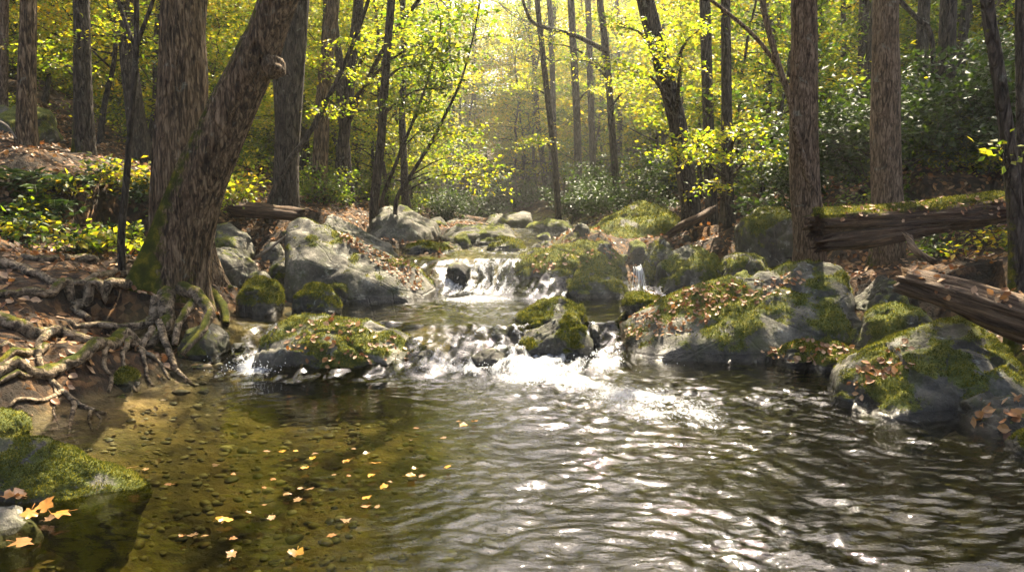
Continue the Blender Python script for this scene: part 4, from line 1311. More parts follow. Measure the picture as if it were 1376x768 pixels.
RT = [
    ([(215, 420), (190, 436), (160, 440), (130, 436), (95, 440)], 14, 6, 0.3, [7.6, 7.4, 7.2, 7.1, 7.0]),
    ([(150, 470), (140, 490), (150, 512), (146, 530)], 9, 4, 0.2, [6.9, 6.7, 6.55, 6.45]),
    ([(100, 490), (60, 498), (30, 508), (0, 520), (-20, 530)], 11, 6, 0.5, [6.4, 6.2, 6.0, 5.8, 5.7]),
    ([(175, 455), (165, 480), (172, 505), (184, 528)], 8, 3, 0.2, [7.0, 6.8, 6.6, 6.5]),
    ([(205, 440), (190, 470), (196, 500), (206, 520)], 9, 3, 0.15, [7.3, 7.05, 6.85, 6.75]),
    ([(85, 530), (60, 540), (35, 542), (10, 552)], 7, 4, 0.2, [5.95, 5.8, 5.7, 5.5]),
    ([(70, 512), (76, 535), (72, 556), (80, 575)], 5, 2, 0.1, [6.1, 5.95, 5.85, 5.8]),
    ([(40, 478), (20, 470), (0, 474)], 9, 6, 0.2, [6.4, 6.3, 6.2]),
    ([(222, 395), (224, 425), (214, 446), (186, 460), (164, 448), (150, 470), (120, 484), (88, 498), (40, 506), (-10, 512)], 24, 12, 0.4, [7.75, 7.5, 7.35, 7.2, 7.05, 6.9, 6.6, 6.3, 6.0, 5.8]),
    ([(150, 468), (110, 455), (72, 444), (52, 468), (52, 490), (66, 512), (88, 532), (108, 548), (128, 555), (142, 560)], 15, 5, 0.15, [6.9, 6.7, 6.5, 6.3, 6.2, 6.1, 6.0, 5.9, 5.8, 5.7]),
    ([(-10, 436), (35, 450), (75, 446), (110, 458), (140, 462)], 19, 12, 0.3, [6.5, 6.6, 6.6, 6.8, 6.95]),
    ([(200, 395), (150, 402), (95, 408), (65, 400), (30, 398), (-10, 404)], 16, 9, 0.3, None),
    ([(95, 408), (108, 425), (120, 446)], 10, 7, 0.2, None),
    ([(245, 388), (268, 398), (281, 418), (276, 438), (262, 455), (243, 474)], 20, 7, 0.4, [7.8, 7.6, 7.4, 7.25, 7.1, 7.0]),
    ([(262, 405), (248, 420), (238, 440), (236, 462)], 13, 7, 0.4, [7.6, 7.35, 7.2, 7.05]),
    ([(215, 432), (222, 455), (232, 484), (243, 502), (262, 518)], 11, 4, 0.1, [7.4, 7.2, 7.0, 6.85, 6.7]),
    ([(180, 462), (200, 478), (218, 494), (228, 512)], 9, 3, 0.1, [7.1, 7.0, 6.9, 6.8]),
    ([(195, 345), (172, 340), (148, 336), (120, 342)], 17, 9, 0.9, None),
    ([(185, 375), (150, 372), (120, 380), (90, 380), (66, 384)], 12, 6, 0.2, None),
    ([(-5, 356), (25, 364), (60, 378), (82, 388)], 13, 8, 0.1, None),
    ([(130, 355), (95, 350), (60, 352), (30, 345)], 12, 6, 0.3, None),
    ([(100, 545), (97, 560), (94, 578), (92, 590)], 7, 3, 0.0, [5.9, 5.85, 5.8, 5.75]),
    ([(122, 556), (120, 568), (124, 580)], 6, 2.5, 0.0, [5.8, 5.75, 5.7]),
    ([(128, 556), (136, 566), (130, 580)], 4, 2, 0.0, [5.75, 5.7, 5.65]),
    ([(60, 470), (30, 480), (5, 492), (-15, 496)], 12, 8, 0.5, [6.4, 6.3, 6.2, 6.1]),
    ([(0, 566), (22, 574), (45, 590), (62, 592)], 8, 4, 0.1, [5.2, 5.15, 5.1, 5.0]),
]
for i, (p, a, b, ms, ysl) in enumerate(RT):
    root(lean, p, a, b, ms, 0.75, 40 + i, ysl)
for i, (p, a, b, ms, ysl) in enumerate([([(262, 385), (285, 398), (300, 415), (304, 440)], 20, 8, 0.6, [8.7, 8.4, 8.2, 8.0]), ([(270, 375), (292, 380), (310, 390)], 14, 6, 0.7, None)]):
    root(big_back, p, a, b, ms, 0.5, 70 + i, ysl)

# ------------------------------------------------------------------ logs
def log(name, P, rad, label, mat, moss, seed, jag=0.25, cat='log', sides=40, squash=0.85, parts=None):
    P = np.array(P)
    n = max(30, int(np.linalg.norm(P[-1] - P[0]) / 0.035))
    path = resample(P, n)
    rr = np.interp(np.linspace(0, 1, n), np.linspace(0, 1, len(rad)), rad)
    v, f = tube(path, rr, sides)
    ax = (path[-1] - path[0]) / np.linalg.norm(path[-1] - path[0])
    ring = np.repeat(np.arange(n), sides)
    cen = path[ring]
    d = v[:n * sides] - cen
    th = np.tile(np.arange(sides) / sides * 2 * np.pi, n)
    s = ring * np.linalg.norm(P[-1] - P[0]) / n
    grain = fbm(np.stack([np.cos(th) * 5 + seed, np.sin(th) * 5, s * 0.9], 1), 4)
    gro = ridged(np.stack([np.cos(th) * 2.2 + seed, np.sin(th) * 2.2, s * 0.45], 1), 2)
    big = fbm(np.stack([np.cos(th) * 1.2 + seed, np.sin(th) * 1.2, s * 1.6 + 9], 1), 3)
    d = d * (1 + 0.20 * grain + 0.20 * (gro - 0.6) + 0.34 * big)[:, None]
    d[:, 2] *= squash
    v[:n * sides] = cen + d
    # splintered ends
    spl = fbm(np.stack([np.cos(th) * 3 + seed + 5, np.sin(th) * 3, th * 0], 1), 3) * jag * 3
    e0 = np.exp(-ring / 3.0)
    e1 = np.exp(-(n - 1 - ring) / 3.0)
    v[:n * sides] += ax[None] * (spl * e0 + spl * e1)[:, None]
    nz = d[:, 2] / (np.linalg.norm(d, axis=1) + 1e-6)
    ms = moss * np.clip(nz * 1.1, 0, 1) + 0.35 * fbm(v[:n * sides] * 2.5 + seed, 3)
    ms = np.concatenate([ms, [0, 0]])
    o = build(name, v, f, M[mat], None, True, {'moss': ms}, loc=path[0])
    q_ = f[0]
    ROCKS[label] = (v, np.vstack([q_[:, [0, 1, 2]], q_[:, [0, 2, 3]]]), o, ms)
    # the grain runs along the log
    return tag(o, label, cat)


def mat_log(name, axis, c0, c1, c2):
    t = NT(name)
    vo = t.n('ShaderNodeTexCoord').outputs['Object']
    ax = Vector(axis).normalized()
    e = ax.to_track_quat('Z', 'Y').to_matrix().inverted().to_euler()
    rot = t.n('ShaderNodeMapping', {'Vector': vo, 'Rotation': tuple(e)}).outputs[0]
    v = t.n('ShaderNodeMapping', {'Vector': rot, 'Scale': (1, 1, 0.07)}).outputs[0]
    n1 = t.noise(v, 14, 6, 0.65, 1.5)
    n2 = t.noise(v, 55, 4, 0.6, 0.4)
    col = t.ramp(n1, [(0.34, c0), (0.5, c1), (0.66, c2)])
    col = t.mix(t.mr(n2, 0.35, 0.65, 0, 0.6), col, c0)
    col = t.mix(t.mr(t.noise(vo, 3, 5, 0.6), 0.45, 0.7, 0, 0.6), col, t.mix(1.0, col, (0.45, 0.42, 0.38), 'MULTIPLY'))
    b = principled(t, col, 0.85, t.bump(t.math('ADD', n1, t.math('MULTIPLY', n2, 0.5)), 1.0, 0.05), 0.25)
    f = t.mr(t.math('ADD', t.attr('moss'), t.math('MULTIPLY', t.math('SUBTRACT', t.noise(vo, 6, 7, 0.75), 0.5), 1.8)), 0.5, 0.65)
    mo = principled(t, moss_col(t, vo), 0.95, t.bump(t.noise(vo, 110, 4, 0.7), 0.9, 0.02), 0.1)
    return t.finish(t.n('ShaderNodeMixShader', {0: f, 1: b, 2: mo}).outputs[0])


def logm(key, P, *a):
    M[key] = mat_log(key, np.array(P[-1]) - np.array(P[0]), *a)
    return P


BR = ((0.02, 0.011, 0.006), (0.085, 0.048, 0.025), (0.19, 0.115, 0.06))
GR = ((0.025, 0.015, 0.008), (0.125, 0.08, 0.045), (0.28, 0.195, 0.115))
P = logm('rotten_wood', [at(1098, 300, 8.3), at(1180, 296, 8.5), at(1270, 288, 8.8), at(1372, 276, 9.2)], *BR)
log('fallen_log', P, [0.17, 0.20, 0.21, 0.21], 'thick rotting log with a mossy top lying behind the long slab', 'rotten_wood', 0.95, 3, 0.12)
P = logm('rotten_splinter', [at(1104, 328, 8.2), at(1150, 322, 8.28), at(1205, 314, 8.4), at(1268, 306, 8.6)], *BR)
log('fallen_log', P, [0.10, 0.13, 0.11, 0.06], 'split brown slab of wood under the left end of the mossy log', 'rotten_splinter', 0.05, 5, 0.12)
P = logm('grey_wood', [at(1214, 376, 6.0), at(1290, 398, 5.75), at(1380, 428, 5.5), at(1480, 462, 5.25)], *GR)
log('fallen_log', P, [0.125, 0.165, 0.18, 0.19], 'bare weathered grey brown log sloping down over the front boulder', 'grey_wood', 0.15, 9, 0.07)
P = logm('dark_wood', [at(315, 282, 12.8), at(360, 284, 12.6), at(406, 290, 12.4)], *BR)
log('fallen_log', P, [0.15, 0.15, 0.14], 'brown log lying on the left bank behind the big trunks', 'dark_wood', 0.3, 12, 0.1, sides=24)
P = logm('root_wood', [at(898, 316, 13.0), at(918, 302, 13.0), at(940, 292, 13.1), at(956, 282, 13.3)], *BR)
log('fallen_branch', P, [0.06, 0.075, 0.08, 0.07], 'curved dark limb lying across the foot of the mossy rock slope', 'root_wood', 0.2, 13, 0.1, cat='branch', sides=18)
P = logm('bare_stick', [at(344, 346, 10.3), at(362, 334, 10.3), at(385, 316, 10.4)], (0.12, 0.1, 0.07), (0.25, 0.21, 0.16), (0.36, 0.31, 0.25))
log('fallen_branch', P, [0.022, 0.022, 0.014], 'pale bare stick propped on stones left of the huge boulder', 'bare_stick', 0.0, 14, 0.05, cat='branch', sides=10)
P = logm('bare_stick_b', [at(-10, 160, 12.0), at(8, 168, 11.9), at(22, 186, 11.8)], (0.12, 0.1, 0.07), (0.25, 0.21, 0.16), (0.36, 0.31, 0.25))
log('fallen_branch', P, [0.02, 0.02, 0.012], 'pale bare stick on the slope at the left edge under the dark boulder', 'bare_stick_b', 0.0, 15, 0.05, cat='branch', sides=10)
P = logm('limb_wood', [at(1255, 352, 7.4), at(1228, 335, 7.6), at(1222, 318, 7.8)], *GR)
log('fallen_branch', P, [0.035, 0.04, 0.03], 'short bare limb sticking up between the two right logs', 'limb_wood', 0.0, 19, 0.1, cat='branch', sides=12)

tufts('thick rotting log with a mossy top lying behind the long slab', 9000, 0.022, 951)

# ------------------------------------------------------------------ forest behind
T = []
T.append(proto_tree('tree', 19, 0.20, 0.36, 24, 3.6, 1500, 0.145, 0.30, 'leaf_yel', 'bark_far', 101, label='tree'))
T.append(proto_tree('tree', 17, 0.16, 0.3, 24, 3.4, 1500, 0.14, 0.30, 'leaf_grn', 'bark_far', 102, label='tree'))
T.append(proto_tree('tree', 21, 0.25, 0.4, 24, 4.0, 1500, 0.145, 0.32, 'leaf_yel', 'bark_far', 103, label='tree'))
T.append(proto_tree('tree', 16, 0.14, 0.28, 24, 3.3, 1500, 0.14, 0.30, 'leaf_gold', 'bark_far', 104, label='tree'))
T.append(proto_tree('tree', 20, 0.19, 0.42, 14, 3.4, 260, 0.16, 0.30, 'leaf_yel', 'bark_far', 105, label='tree'))
T.append(proto_tree('tree', 18, 0.15, 0.40, 14, 3.2, 260, 0.16, 0.30, 'leaf_grn', 'bark_far', 106, label='tree'))
U = []
U.append(proto_tree('sapling', 6.0, 0.05, 0.15, 20, 2.0, 3400, 0.105, 0.17, 'leaf_yel', 'bark_dark', 111, (-0.1, 0.35), 0.06, label='sapling', sides=7, flat=0.25))
U.append(proto_tree('sapling', 5.0, 0.045, 0.12, 18, 1.9, 3200, 0.105, 0.17, 'leaf_grn', 'bark_dark', 112, (-0.1, 0.35), 0.08, label='sapling', sides=7, flat=0.25))
U.append(proto_tree('sapling', 7.0, 0.06, 0.2, 20, 2.3, 3600, 0.11, 0.18, 'leaf_gold', 'bark_dark', 113, (-0.1, 0.3), 0.06, label='sapling', sides=7, flat=0.25))
U.append(proto_tree('sapling', 3.4, 0.03, 0.1, 16, 1.4, 2400, 0.09, 0.14, 'leaf_yel', 'bark_dark', 114, (-0.1, 0.4), 0.1, label='sapling', sides=6, flat=0.25))


def proto_shrub(seed, H, W, n, size, lmat, label):
    r = np.random.default_rng(seed)
    mb = MB()
    segs = []
    for k in range(14):
        a = r.uniform(0, 6.28)
        e = r.uniform(0.5, 1.35)
        d = np.array([math.cos(a) * math.cos(e), math.sin(a) * math.cos(e), math.sin(e)])
        bp = limb(mb, np.array([r.normal() * 0.08, r.normal() * 0.08, -0.1]), d, H * r.uniform(0.7, 1.15), 0.014, r, -0.3, 6, 0.2, 5)
        for q in range(2, 6):
            for z in range(3):
                aa = r.uniform(0, 6.28)
                sp = limb(mb, bp[q], np.array([math.cos(aa), math.sin(aa), r.uniform(-0.2, 0.6)]), W * r.uniform(0.2, 0.45), 0.006, r, 0, 3, 0.2, 4)
                segs += [(sp[1], sp[2]), (sp[2], sp[3])]
    root = thing('shrub', (0, 0, 0), label, 'shrub')
    mb.build('stems', M['bark_dark'], root)
    v, f = leaf_cloud(segs, n, size, 0.10, r, 0.7)
    build('foliage', v, f, M[lmat], root, smooth=False)
    return root


V = []
V.append(proto_tree('young_tree', 11, 0.075, 0.13, 34, 2.9, 9500, 0.115, 0.24, 'leaf_yel', 'bark_dark', 121, (-0.05, 0.45), 0.06, label='tree', cat='young tree', sides=7, flat=0.3, sub=(4, 7)))
V.append(proto_tree('young_tree', 10, 0.07, 0.13, 32, 2.8, 9000, 0.11, 0.24, 'leaf_grn', 'bark_dark', 122, (-0.05, 0.45), 0.07, label='tree', cat='young tree', sides=7, flat=0.3, sub=(4, 7)))
V.append(proto_tree('young_tree', 12, 0.08, 0.15, 34, 3.0, 9500, 0.115, 0.25, 'leaf_gold', 'bark_dark', 123, (-0.05, 0.45), 0.06, label='tree', cat='young tree', sides=7, flat=0.3, sub=(4, 7)))
S = [proto_shrub(201, 1.7, 1.3, 2600, 0.11, 'leaf_dark', 'shrub'), proto_shrub(202, 1.3, 1.1, 2200, 0.09, 'leaf_grn', 'shrub'), proto_shrub(203, 1.0, 1.0, 1600, 0.085, 'leaf_yel', 'shrub'),
     proto_shrub(204, 2.6, 1.8, 3600, 0.12, 'leaf_dark', 'shrub')]


def zone(x, y):
    L, Rr = shores(y)
    if x < L:
        return 'left'
    if x > Rr:
        return 'right'
    return 'mid'


frng = np.random.default_rng(77)
moved = set()
LAB = {
    ('tree', 'left'): ('one of many slim trunks in the sunlit yellow wood up the left slope', 'trees on the left slope'),
    ('tree', 'right'): ('one of many dim trunks in the shaded wood behind the right bank', 'trees behind the right bank'),
    ('tree', 'far'): ('one of many pale hazy trees at the far end of the ravine', 'trees at the end of the ravine'),
    ('sapling', 'left'): ('leafy understory sapling glowing yellow green on the left slope', 'saplings on the left slope'),
    ('sapling', 'right'): ('leafy understory sapling among the trunks of the right bank', 'saplings on the right bank'),
    ('sapling', 'far'): ('leafy sapling by the distant bend of the stream', 'saplings at the stream bend'),
    ('midtree', 'left'): ('slim young tree with fine sunlit foliage standing farther up the left slope', 'leafy mid height trees on the left'),
    ('midtree', 'right'): ('slim young tree with fine foliage standing deep in the right hand wood', 'leafy mid height trees on the right'),
    ('midtree', 'far'): ('slim young tree with fine foliage at the far end of the ravine', 'leafy mid height trees in the ravine'),
    ('shrub', 'left'): ('bush in the undergrowth between the trunks of the left bank', 'bushes on the left bank'),
    ('shrub', 'right'): ('bush in the undergrowth between the trunks of the right bank', 'bushes on the right bank'),
    ('shrub', 'far'): ('dark bush by the distant bend of the stream', 'bushes at the stream bend'),
}


def put(pr, kind, x, y, sc, zoff=0.0):
    z = tz(x, y) + zoff
    zn = 'far' if y > 30 or (y > 17 and abs(x) < 3.0) else ('left' if x < 0 else 'right')
    lab, grp = LAB[(kind, zn)]
    rz = frng.uniform(0, 6.28)
    tl = (frng.normal() * 0.03, frng.normal() * 0.03)
    if id(pr) not in moved:
        moved.add(id(pr))
        pr.location = (x, y, z)
        pr.rotation_euler = (tl[0], tl[1], rz)
        pr.scale = (sc, sc, sc)
        tag(pr, lab, None, grp)
    else:
        copy_thing(pr, (x, y, z), rz, sc, lab, grp, tl)


def scatter(n, y0, y1, mind, ok, power=1.0, k=0.78, side=4.0):
    pts = []
    tries = 0
    while len(pts) < n and tries < n * 60:
        tries += 1
        y = y0 + (y1 - y0) * frng.random() ** power
        x = frng.uniform(-(k * y + side), k * y + side)
        L, Rr = shores(y)
        if not ok(x, y, L, Rr):
            continue
        if all((x - a) ** 2 + (y - b) ** 2 > mind ** 2 for a, b in pts):
            pts.append((x, y))
    return pts


def sunlane(x, y):
    """the open lane over the stream through which the sun reaches the water"""
    return abs(x + 0.2 - 0.29 * (y - 7)) < 4.6 and y < 32


for (x, y) in scatter(135, 16, 70, 1.4, lambda x, y, L, Rr: (x < L - 2.2 or x > Rr + 2.2 or y > 36) and not sunlane(x, y) and not (abs(x + 0.03 * y) < 1.6), 1.15):
    w = frng.random()
    k = 0 if w < 0.35 else (1 if w < 0.55 else (2 if w < 0.85 else 3))
    if y < 44 and (x < 2 or frng.random() < 0.6):
        k = 4 + k % 2
    put(T[k], 'tree', x, y, frng.uniform(0.8, 1.15))
for (x, y) in scatter(150, 16, 52, 1.2, lambda x, y, L, Rr: (x < L - 2.0 or x > Rr + 3.0 or y > 32) and not (abs(x) < 0.2 * y and y < 24), 1.0):
    w = frng.random()
    if x < 0:
        k = 0 if w < 0.45 else (3 if w < 0.65 else (2 if w < 0.8 else 1))
    else:
        k = 1 if w < 0.35 else (0 if w < 0.6 else (2 if w < 0.8 else 3))
    put(U[k], 'sapling', x, y, frng.uniform(0.8, 1.5))
for (x, y) in scatter(150, 20, 56, 1.4, lambda x, y, L, Rr: (x < L - 2.5 or x > Rr + 3.5 or y > 33) and not sunlane(x, y), 1.0):
    k = [0, 0, 2, 1, 0][int(frng.integers(5))] if x < 0 else [0, 1, 2, 1, 0][int(frng.integers(5))]
    put(V[k], 'midtree', x, y, frng.uniform(0.75, 1.2))
for (x, y) in scatter(28, 16.5, 32, 1.5, lambda x, y, L, Rr: x < L - 3.0, 1.0):
    put(V[[0, 0, 2][int(frng.integers(3))]], 'midtree', x, y, frng.uniform(0.6, 0.95))
for (x, y) in scatter(45, 18, 50, 1.2, lambda x, y, L, Rr: x < L - 2.2 or x > Rr + 2.5 or y > 36, 1.0):
    put(T[4 + int(frng.integers(2))], 'tree', x, y, frng.uniform(0.5, 0.75))
for (x, y) in scatter(26, 36, 60, 2.0, lambda x, y, L, Rr: True, 1.0, 0.3):
    put(V[int(frng.integers(3))], 'midtree', x, y, frng.uniform(0.9, 1.35))
for (x, y) in scatter(95, 10.5, 34, 0.8, lambda x, y, L, Rr: (x < L - 2.0 or x > Rr + 2.4) and not (x < -4 and y < 15.5) and not (0.8 < x < 4.6 and y < 18) and not (-4 < x < 0 and y < 16), 1.3):
    w = frng.random()
    if x < 0:
        k = 2 if w < 0.45 else (1 if w < 0.8 else 0)
    else:
        k = 0 if w < 0.4 else (3 if w < 0.48 else (1 if w < 0.8 else 2))
    put(S[k], 'shrub', x, y, frng.uniform(0.7, 1.15))
for (px, y, k, s) in [(800, 22, 3, 0.8), (835, 20, 3, 0.8), (770, 24, 0, 0.9), (640, 28, 3, 0.8), (600, 24, 0, 0.9), (690, 32, 3, 0.9)]:
    x = at(px, 300, y)[0]
    put(S[k], 'shrub', x, y, s)

for k_ in range(26):
    y = frng.uniform(10.8, 16)
    x = at(frng.uniform(1110, 1400), 300, y)[0]
    if abs(x - 5.0) > 0.7:
        put(S[[0, 3, 0, 1, 0, 2][k_ % 6]], 'shrub', x, y, frng.uniform(0.7, 1.05))
# far wood on the hills: one mass
r = np.random.default_rng(91)
n = 52000
yy = r.uniform(62, 120, n)
xx = r.uniform(-1.05, 1.05, n) * (yy * 0.8 + 6)
zz = terrain(xx, yy)
hh = 15 * r.random(n) ** 0.7 * (0.75 + 0.5 * fbm(np.stack([xx * 0.12, yy * 0.12, xx * 0], 1), 2))
keep = np.abs(xx + 0.03 * yy) > 2.0 + 3.0 * (hh / 15)
pos = np.stack([xx, yy, zz + hh], 1)[keep]
v, f = leaves(pos, np.array([0, 0, 1.0]) + r.normal(size=pos.shape) * 0.7, r.normal(size=pos.shape), r.uniform(0.3, 0.75, len(pos)))
o = build('far_forest', v, f, M['leaf_yel'], smooth=False)
tag(o, 'hazy mass of distant forest closing off the ravine', 'forest', kind='stuff')

# ------------------------------------------------------------------ ferns and low plants
def fern(x, y, s, label, seed, group=None, mat='leaf_fern'):
    r = np.random.default_rng(seed)
    z = tz(x, y)
    root_ = thing('fern', (x, y, z), label, 'fern', group)
    for k in range(r.integers(8, 12)):
        a = r.uniform(0, 6.28)
        L = s * r.uniform(0.7, 1.1)
        d = np.array([math.cos(a), math.sin(a), 0])
        t = np.linspace(0, 1, 14)
        cur = np.array([x, y, z])[None] + d[None] * (t * L)[:, None] + np.array([0, 0, 1])[None] * (L * (0.75 * t - 0.75 * t ** 2.2))[:, None]
        pos, nr, tn, sz = [], [], [], []
        sd = np.cross(d, [0, 0, 1])
        for i in range(1, 14):
            for sg in (-1, 1):
                pos.append(cur[i])
                nr.append(np.array([0, 0, 1.0]) + r.normal(size=3) * 0.15)
                tn.append(sd * sg + d * 0.35 + np.array([0, 0, -0.1]))
                sz.append(L * 0.34 * math.sin(math.pi * (0.12 + 0.85 * i / 14)))
        v, f = leaves(np.array(pos), np.array(nr), np.array(tn), np.array(sz), LEAF4 * np.array([0.55, 1, 1]))
        mb = MB()
        mb.add(v, f)
        tv, tf = tube(cur, np.linspace(0.006, 0.002, 14) * s * 1.5, 4, cap=False)
        mb.add(tv, tf)
        mb.build('frond', M[mat], root_, smooth=False, loc=[x, y, z])
    return root_


for i, (px, py, s, lb) in enumerate([(45, 262, 0.75, 'large green fern on the left slope under the pale grey trunk'), (85, 250, 0.6, 'green fern on the slope right below the dark straight trunk'),
                                     (15, 245, 0.6, 'green fern at the left edge of the slope'), (75, 280, 0.5, 'low fern in front of the large green fern'),
                                     (5, 285, 0.5, 'small fern by the left edge above the leaf litter')]):
    g = ground_hit(px, py, 7)
    fern(g[0], g[1], s, lb, 300 + i)


def plant(x, y, s, label, seed, mat, n=70, lsize=0.09, group=None, z=None):
    r = np.random.default_rng(seed)
    z = tz(x, y) if z is None else z
    root_ = thing('plant', (x, y, z), label, 'plant', group)
    mb = MB()
    segs = []
    for k in range(6):
        a = r.uniform(0, 6.28)
        d = np.array([math.cos(a) * 0.6, math.sin(a) * 0.6, 1.0])
        bp = limb(mb, np.array([x, y, z - 0.03]), d, s * r.uniform(0.6, 1.1), 0.006, r, -0.5, 5, 0.15, 4)
        segs += [(bp[q], bp[q + 1]) for q in range(2, 5)]
    mb.build('stem', M['bark_dark'], root_, loc=[x, y, z])
    v, f = leaf_cloud(segs, n, lsize, 0.10 * s / 0.5, r, 0.5)
    build('foliage', v, f, M[mat], root_, smooth=False, loc=[x, y, z])
    return root_


prng = np.random.default_rng(15)
PL = []
for k in range(34):
    PL.append((prng.uniform(0, 215), prng.uniform(262, 345), prng.uniform(0.3, 0.6), ['leaf_yel', 'leaf_fern', 'leaf_gold', 'leaf_fern'][k % 4],
               'low leafy plant growing in the leaf litter of the left slope', 'low plants on the left slope'))
for k in range(10):
    PL.append((prng.uniform(275, 345), prng.uniform(238, 300), prng.uniform(0.5, 0.8), ['leaf_gold', 'leaf_yel'][k % 2],
               'yellow leaved plant just right of the two big left trunks', 'yellow plants beside the big trunks'))
for k in range(14):
    PL.append((prng.uniform(1225, 1376), prng.uniform(318, 352), prng.uniform(0.25, 0.45), ['leaf_dark', 'leaf_gold', 'leaf_grn'][k % 3],
               'small leafy plant between the two logs on the right bank', 'plants between the logs'))
for k, (px, py, s, mt, lb, gp) in enumerate(PL):
    g = ground_hit(px, py, 7.0 if px < 700 else 6.4)
    plant(g[0], g[1], s, lb, 400 + k, mt, 90 if px < 700 else 40, 0.10 if px < 700 else 0.085, gp)

# ------------------------------------------------------------------ fallen leaves
def leaf_on(points, normals, size, r, tilt=0.25, lift=0.006):
    n = len(points)
    nr = normals + r.normal(size=(n, 3)) * tilt
    return leaves(points + normals * lift, nr, r.normal(size=(n, 3)), size * r.uniform(0.6, 1.3, n), LEAF8, LEAF8_F)


lrng = np.random.default_rng(55)
mb = MB()
# banks close to the camera
n = 44000
yy = 3.5 + 17 * lrng.random(n) ** 1.1
xx = lrng.uniform(-13, 13, n)
Lq, Rq = shores(yy)
ins = ((xx < Lq - 0.05) & (xx > -0.78 * yy)) | ((xx > Rq + 0.05) & (xx < 0.78 * yy))
dens = sst(-0.5, 0.1, fbm(np.stack([xx * 0.9, yy * 0.9, xx * 0 + 70], 1), 3))
ins &= lrng.random(n) < dens
xx, yy = xx[ins], yy[ins]
zz = terrain(xx, yy)
e = 0.05
nr = np.stack([-(terrain(xx + e, yy) - zz) / e, -(terrain(xx, yy + e) - zz) / e, np.ones_like(xx)], 1)
nr /= np.linalg.norm(nr, axis=1)[:, None]
v, f = leaf_on(np.stack([xx, yy, zz], 1), nr, 0.078, lrng, 0.45, 0.012)
o = build('leaf_litter', v, f, M['leaf_dead'], smooth=False)
tag(o, 'brown and orange fallen leaves covering the banks', 'leaf litter', kind='stuff')


def litter_on(key, poly, n, label, size=0.075, seed=1, clump=0.5):
    """fallen leaves resting on a rock inside an area"""
    r = np.random.default_rng(seed)
    v, f, ob, _ = ROCKS[key]
    bvh = BVHTree.FromPolygons([tuple(q) for q in v], [tuple(int(z) for z in q) for q in f])
    poly = np.array(poly, float)
    P, N = [], []
    cl = None
    tries = 0
    while len(P) < n and tries < n * 12:
        tries += 1
        if cl is None or r.random() < 0.12:
            cl = r.uniform(poly.min(0), poly.max(0))
        a = cl + r.normal(size=2) * np.array([14, 7]) if r.random() < clump else r.uniform(poly.min(0), poly.max(0))
        # inside test
        x, y = a
        inside = False
        j = len(poly) - 1
        for i in range(len(poly)):
            if (poly[i, 1] > y) != (poly[j, 1] > y) and x < (poly[j, 0] - poly[i, 0]) * (y - poly[i, 1]) / (poly[j, 1] - poly[i, 1]) + poly[i, 0]:
                inside = not inside
            j = i
        if not inside:
            continue
        d = ray(x, y)
        h = bvh.ray_cast(Vector(CAM), Vector(d))
        if h[0] is None:
            continue
        nn = np.array(h[1])
        if nn[2] < 0.3:
            continue
        P.append(np.array(h[0]))
        N.append(nn)
    if not P:
        return
    v, f = leaf_on(np.array(P), np.array(N), size, r, 0.35, 0.012)
    o = build('leaf_litter', v, f, M['leaf_dead'], smooth=False)
    tag(o, label, 'leaf litter', kind='stuff')


litter_on('R1', [(455, 308), (490, 318), (560, 358), (572, 385), (555, 392), (500, 350), (460, 325)], 260, 'brown leaves lying on the slope of the huge left boulder', 0.055, 1)
litter_on('R15', [(826, 455), (850, 418), (915, 385), (985, 380), (990, 405), (940, 440), (870, 462)], 280, 'orange and brown leaves lying on the long slab', 0.052, 2)
litter_on('R15', [(985, 385), (1080, 365), (1090, 380), (1000, 415)], 60, 'scattered brown leaves on the upper part of the long slab', 0.06, 3, 0.2)
litter_on('R22', [(360, 440), (400, 425), (470, 430), (540, 460), (570, 485), (500, 500), (400, 490)], 100, 'orange and brown leaves lying on the low mossy midstream rock', 0.058, 4)
litter_on('R19', [(1135, 515), (1160, 490), (1230, 455), (1245, 480), (1200, 510), (1150, 540)], 75, 'brown leaves lying on the sunlit moss of the front boulder', 0.055, 5, 0.75)
litter_on('thick rotting log with a mossy top lying behind the long slab', [(1110, 255), (1360, 240), (1360, 290), (1110, 300)], 60, 'brown leaves resting on top of the mossy upper log', 0.055, 21, 0.6)
litter_on('bare weathered grey brown log sloping down over the front boulder', [(1220, 340), (1376, 380), (1376, 430), (1220, 390)], 26, 'brown leaves resting on the bare lower log', 0.06, 22, 0.6)
for i in range(3):
    litter_on('R17%d' % i, [(1005, 455), (1165, 455), (1165, 485), (1005, 485)], 35, ['brown leaves on the small waterline rock', 'brown leaves on the dark waterline rock', 'brown leaves on the widest waterline rock'][i], 0.06, 6 + i, 0.3)
litter_on('R6', [(700, 345), (840, 330), (845, 350), (720, 365)], 60, 'a few brown leaves on the broad mossy boulder', 0.06, 9, 0.3)
litter_on('R20', [(1275, 545), (1376, 530), (1376, 590), (1290, 590)], 28, 'orange leaves stuck on the low wet dark rock', 0.075, 10, 0.2)

r = np.random.default_rng(71)
yy = 2.6 + 4.6 * r.random(420) ** 1.1
xx = r.uniform(-3.0, 1.0, 420) - 0.2
zz = terrain(xx, yy)
v, f = leaf_on(np.stack([xx, yy, zz], 1), np.tile([0, 0, 1.0], (420, 1)), 0.055, r, 0.3, 0.02)
tsl = mat_leaf('sunken_leaves', [(0.06, 0.035, 0.012), (0.13, 0.07, 0.02), (0.22, 0.14, 0.05), (0.05, 0.035, 0.015)], 0.1, (1, 1, 1), 0.6)
o = build('sunken_leaves', v, f, tsl, smooth=False)
tag(o, 'dark sunken leaves lying on the bed of the left pool', 'leaf litter', kind='stuff')

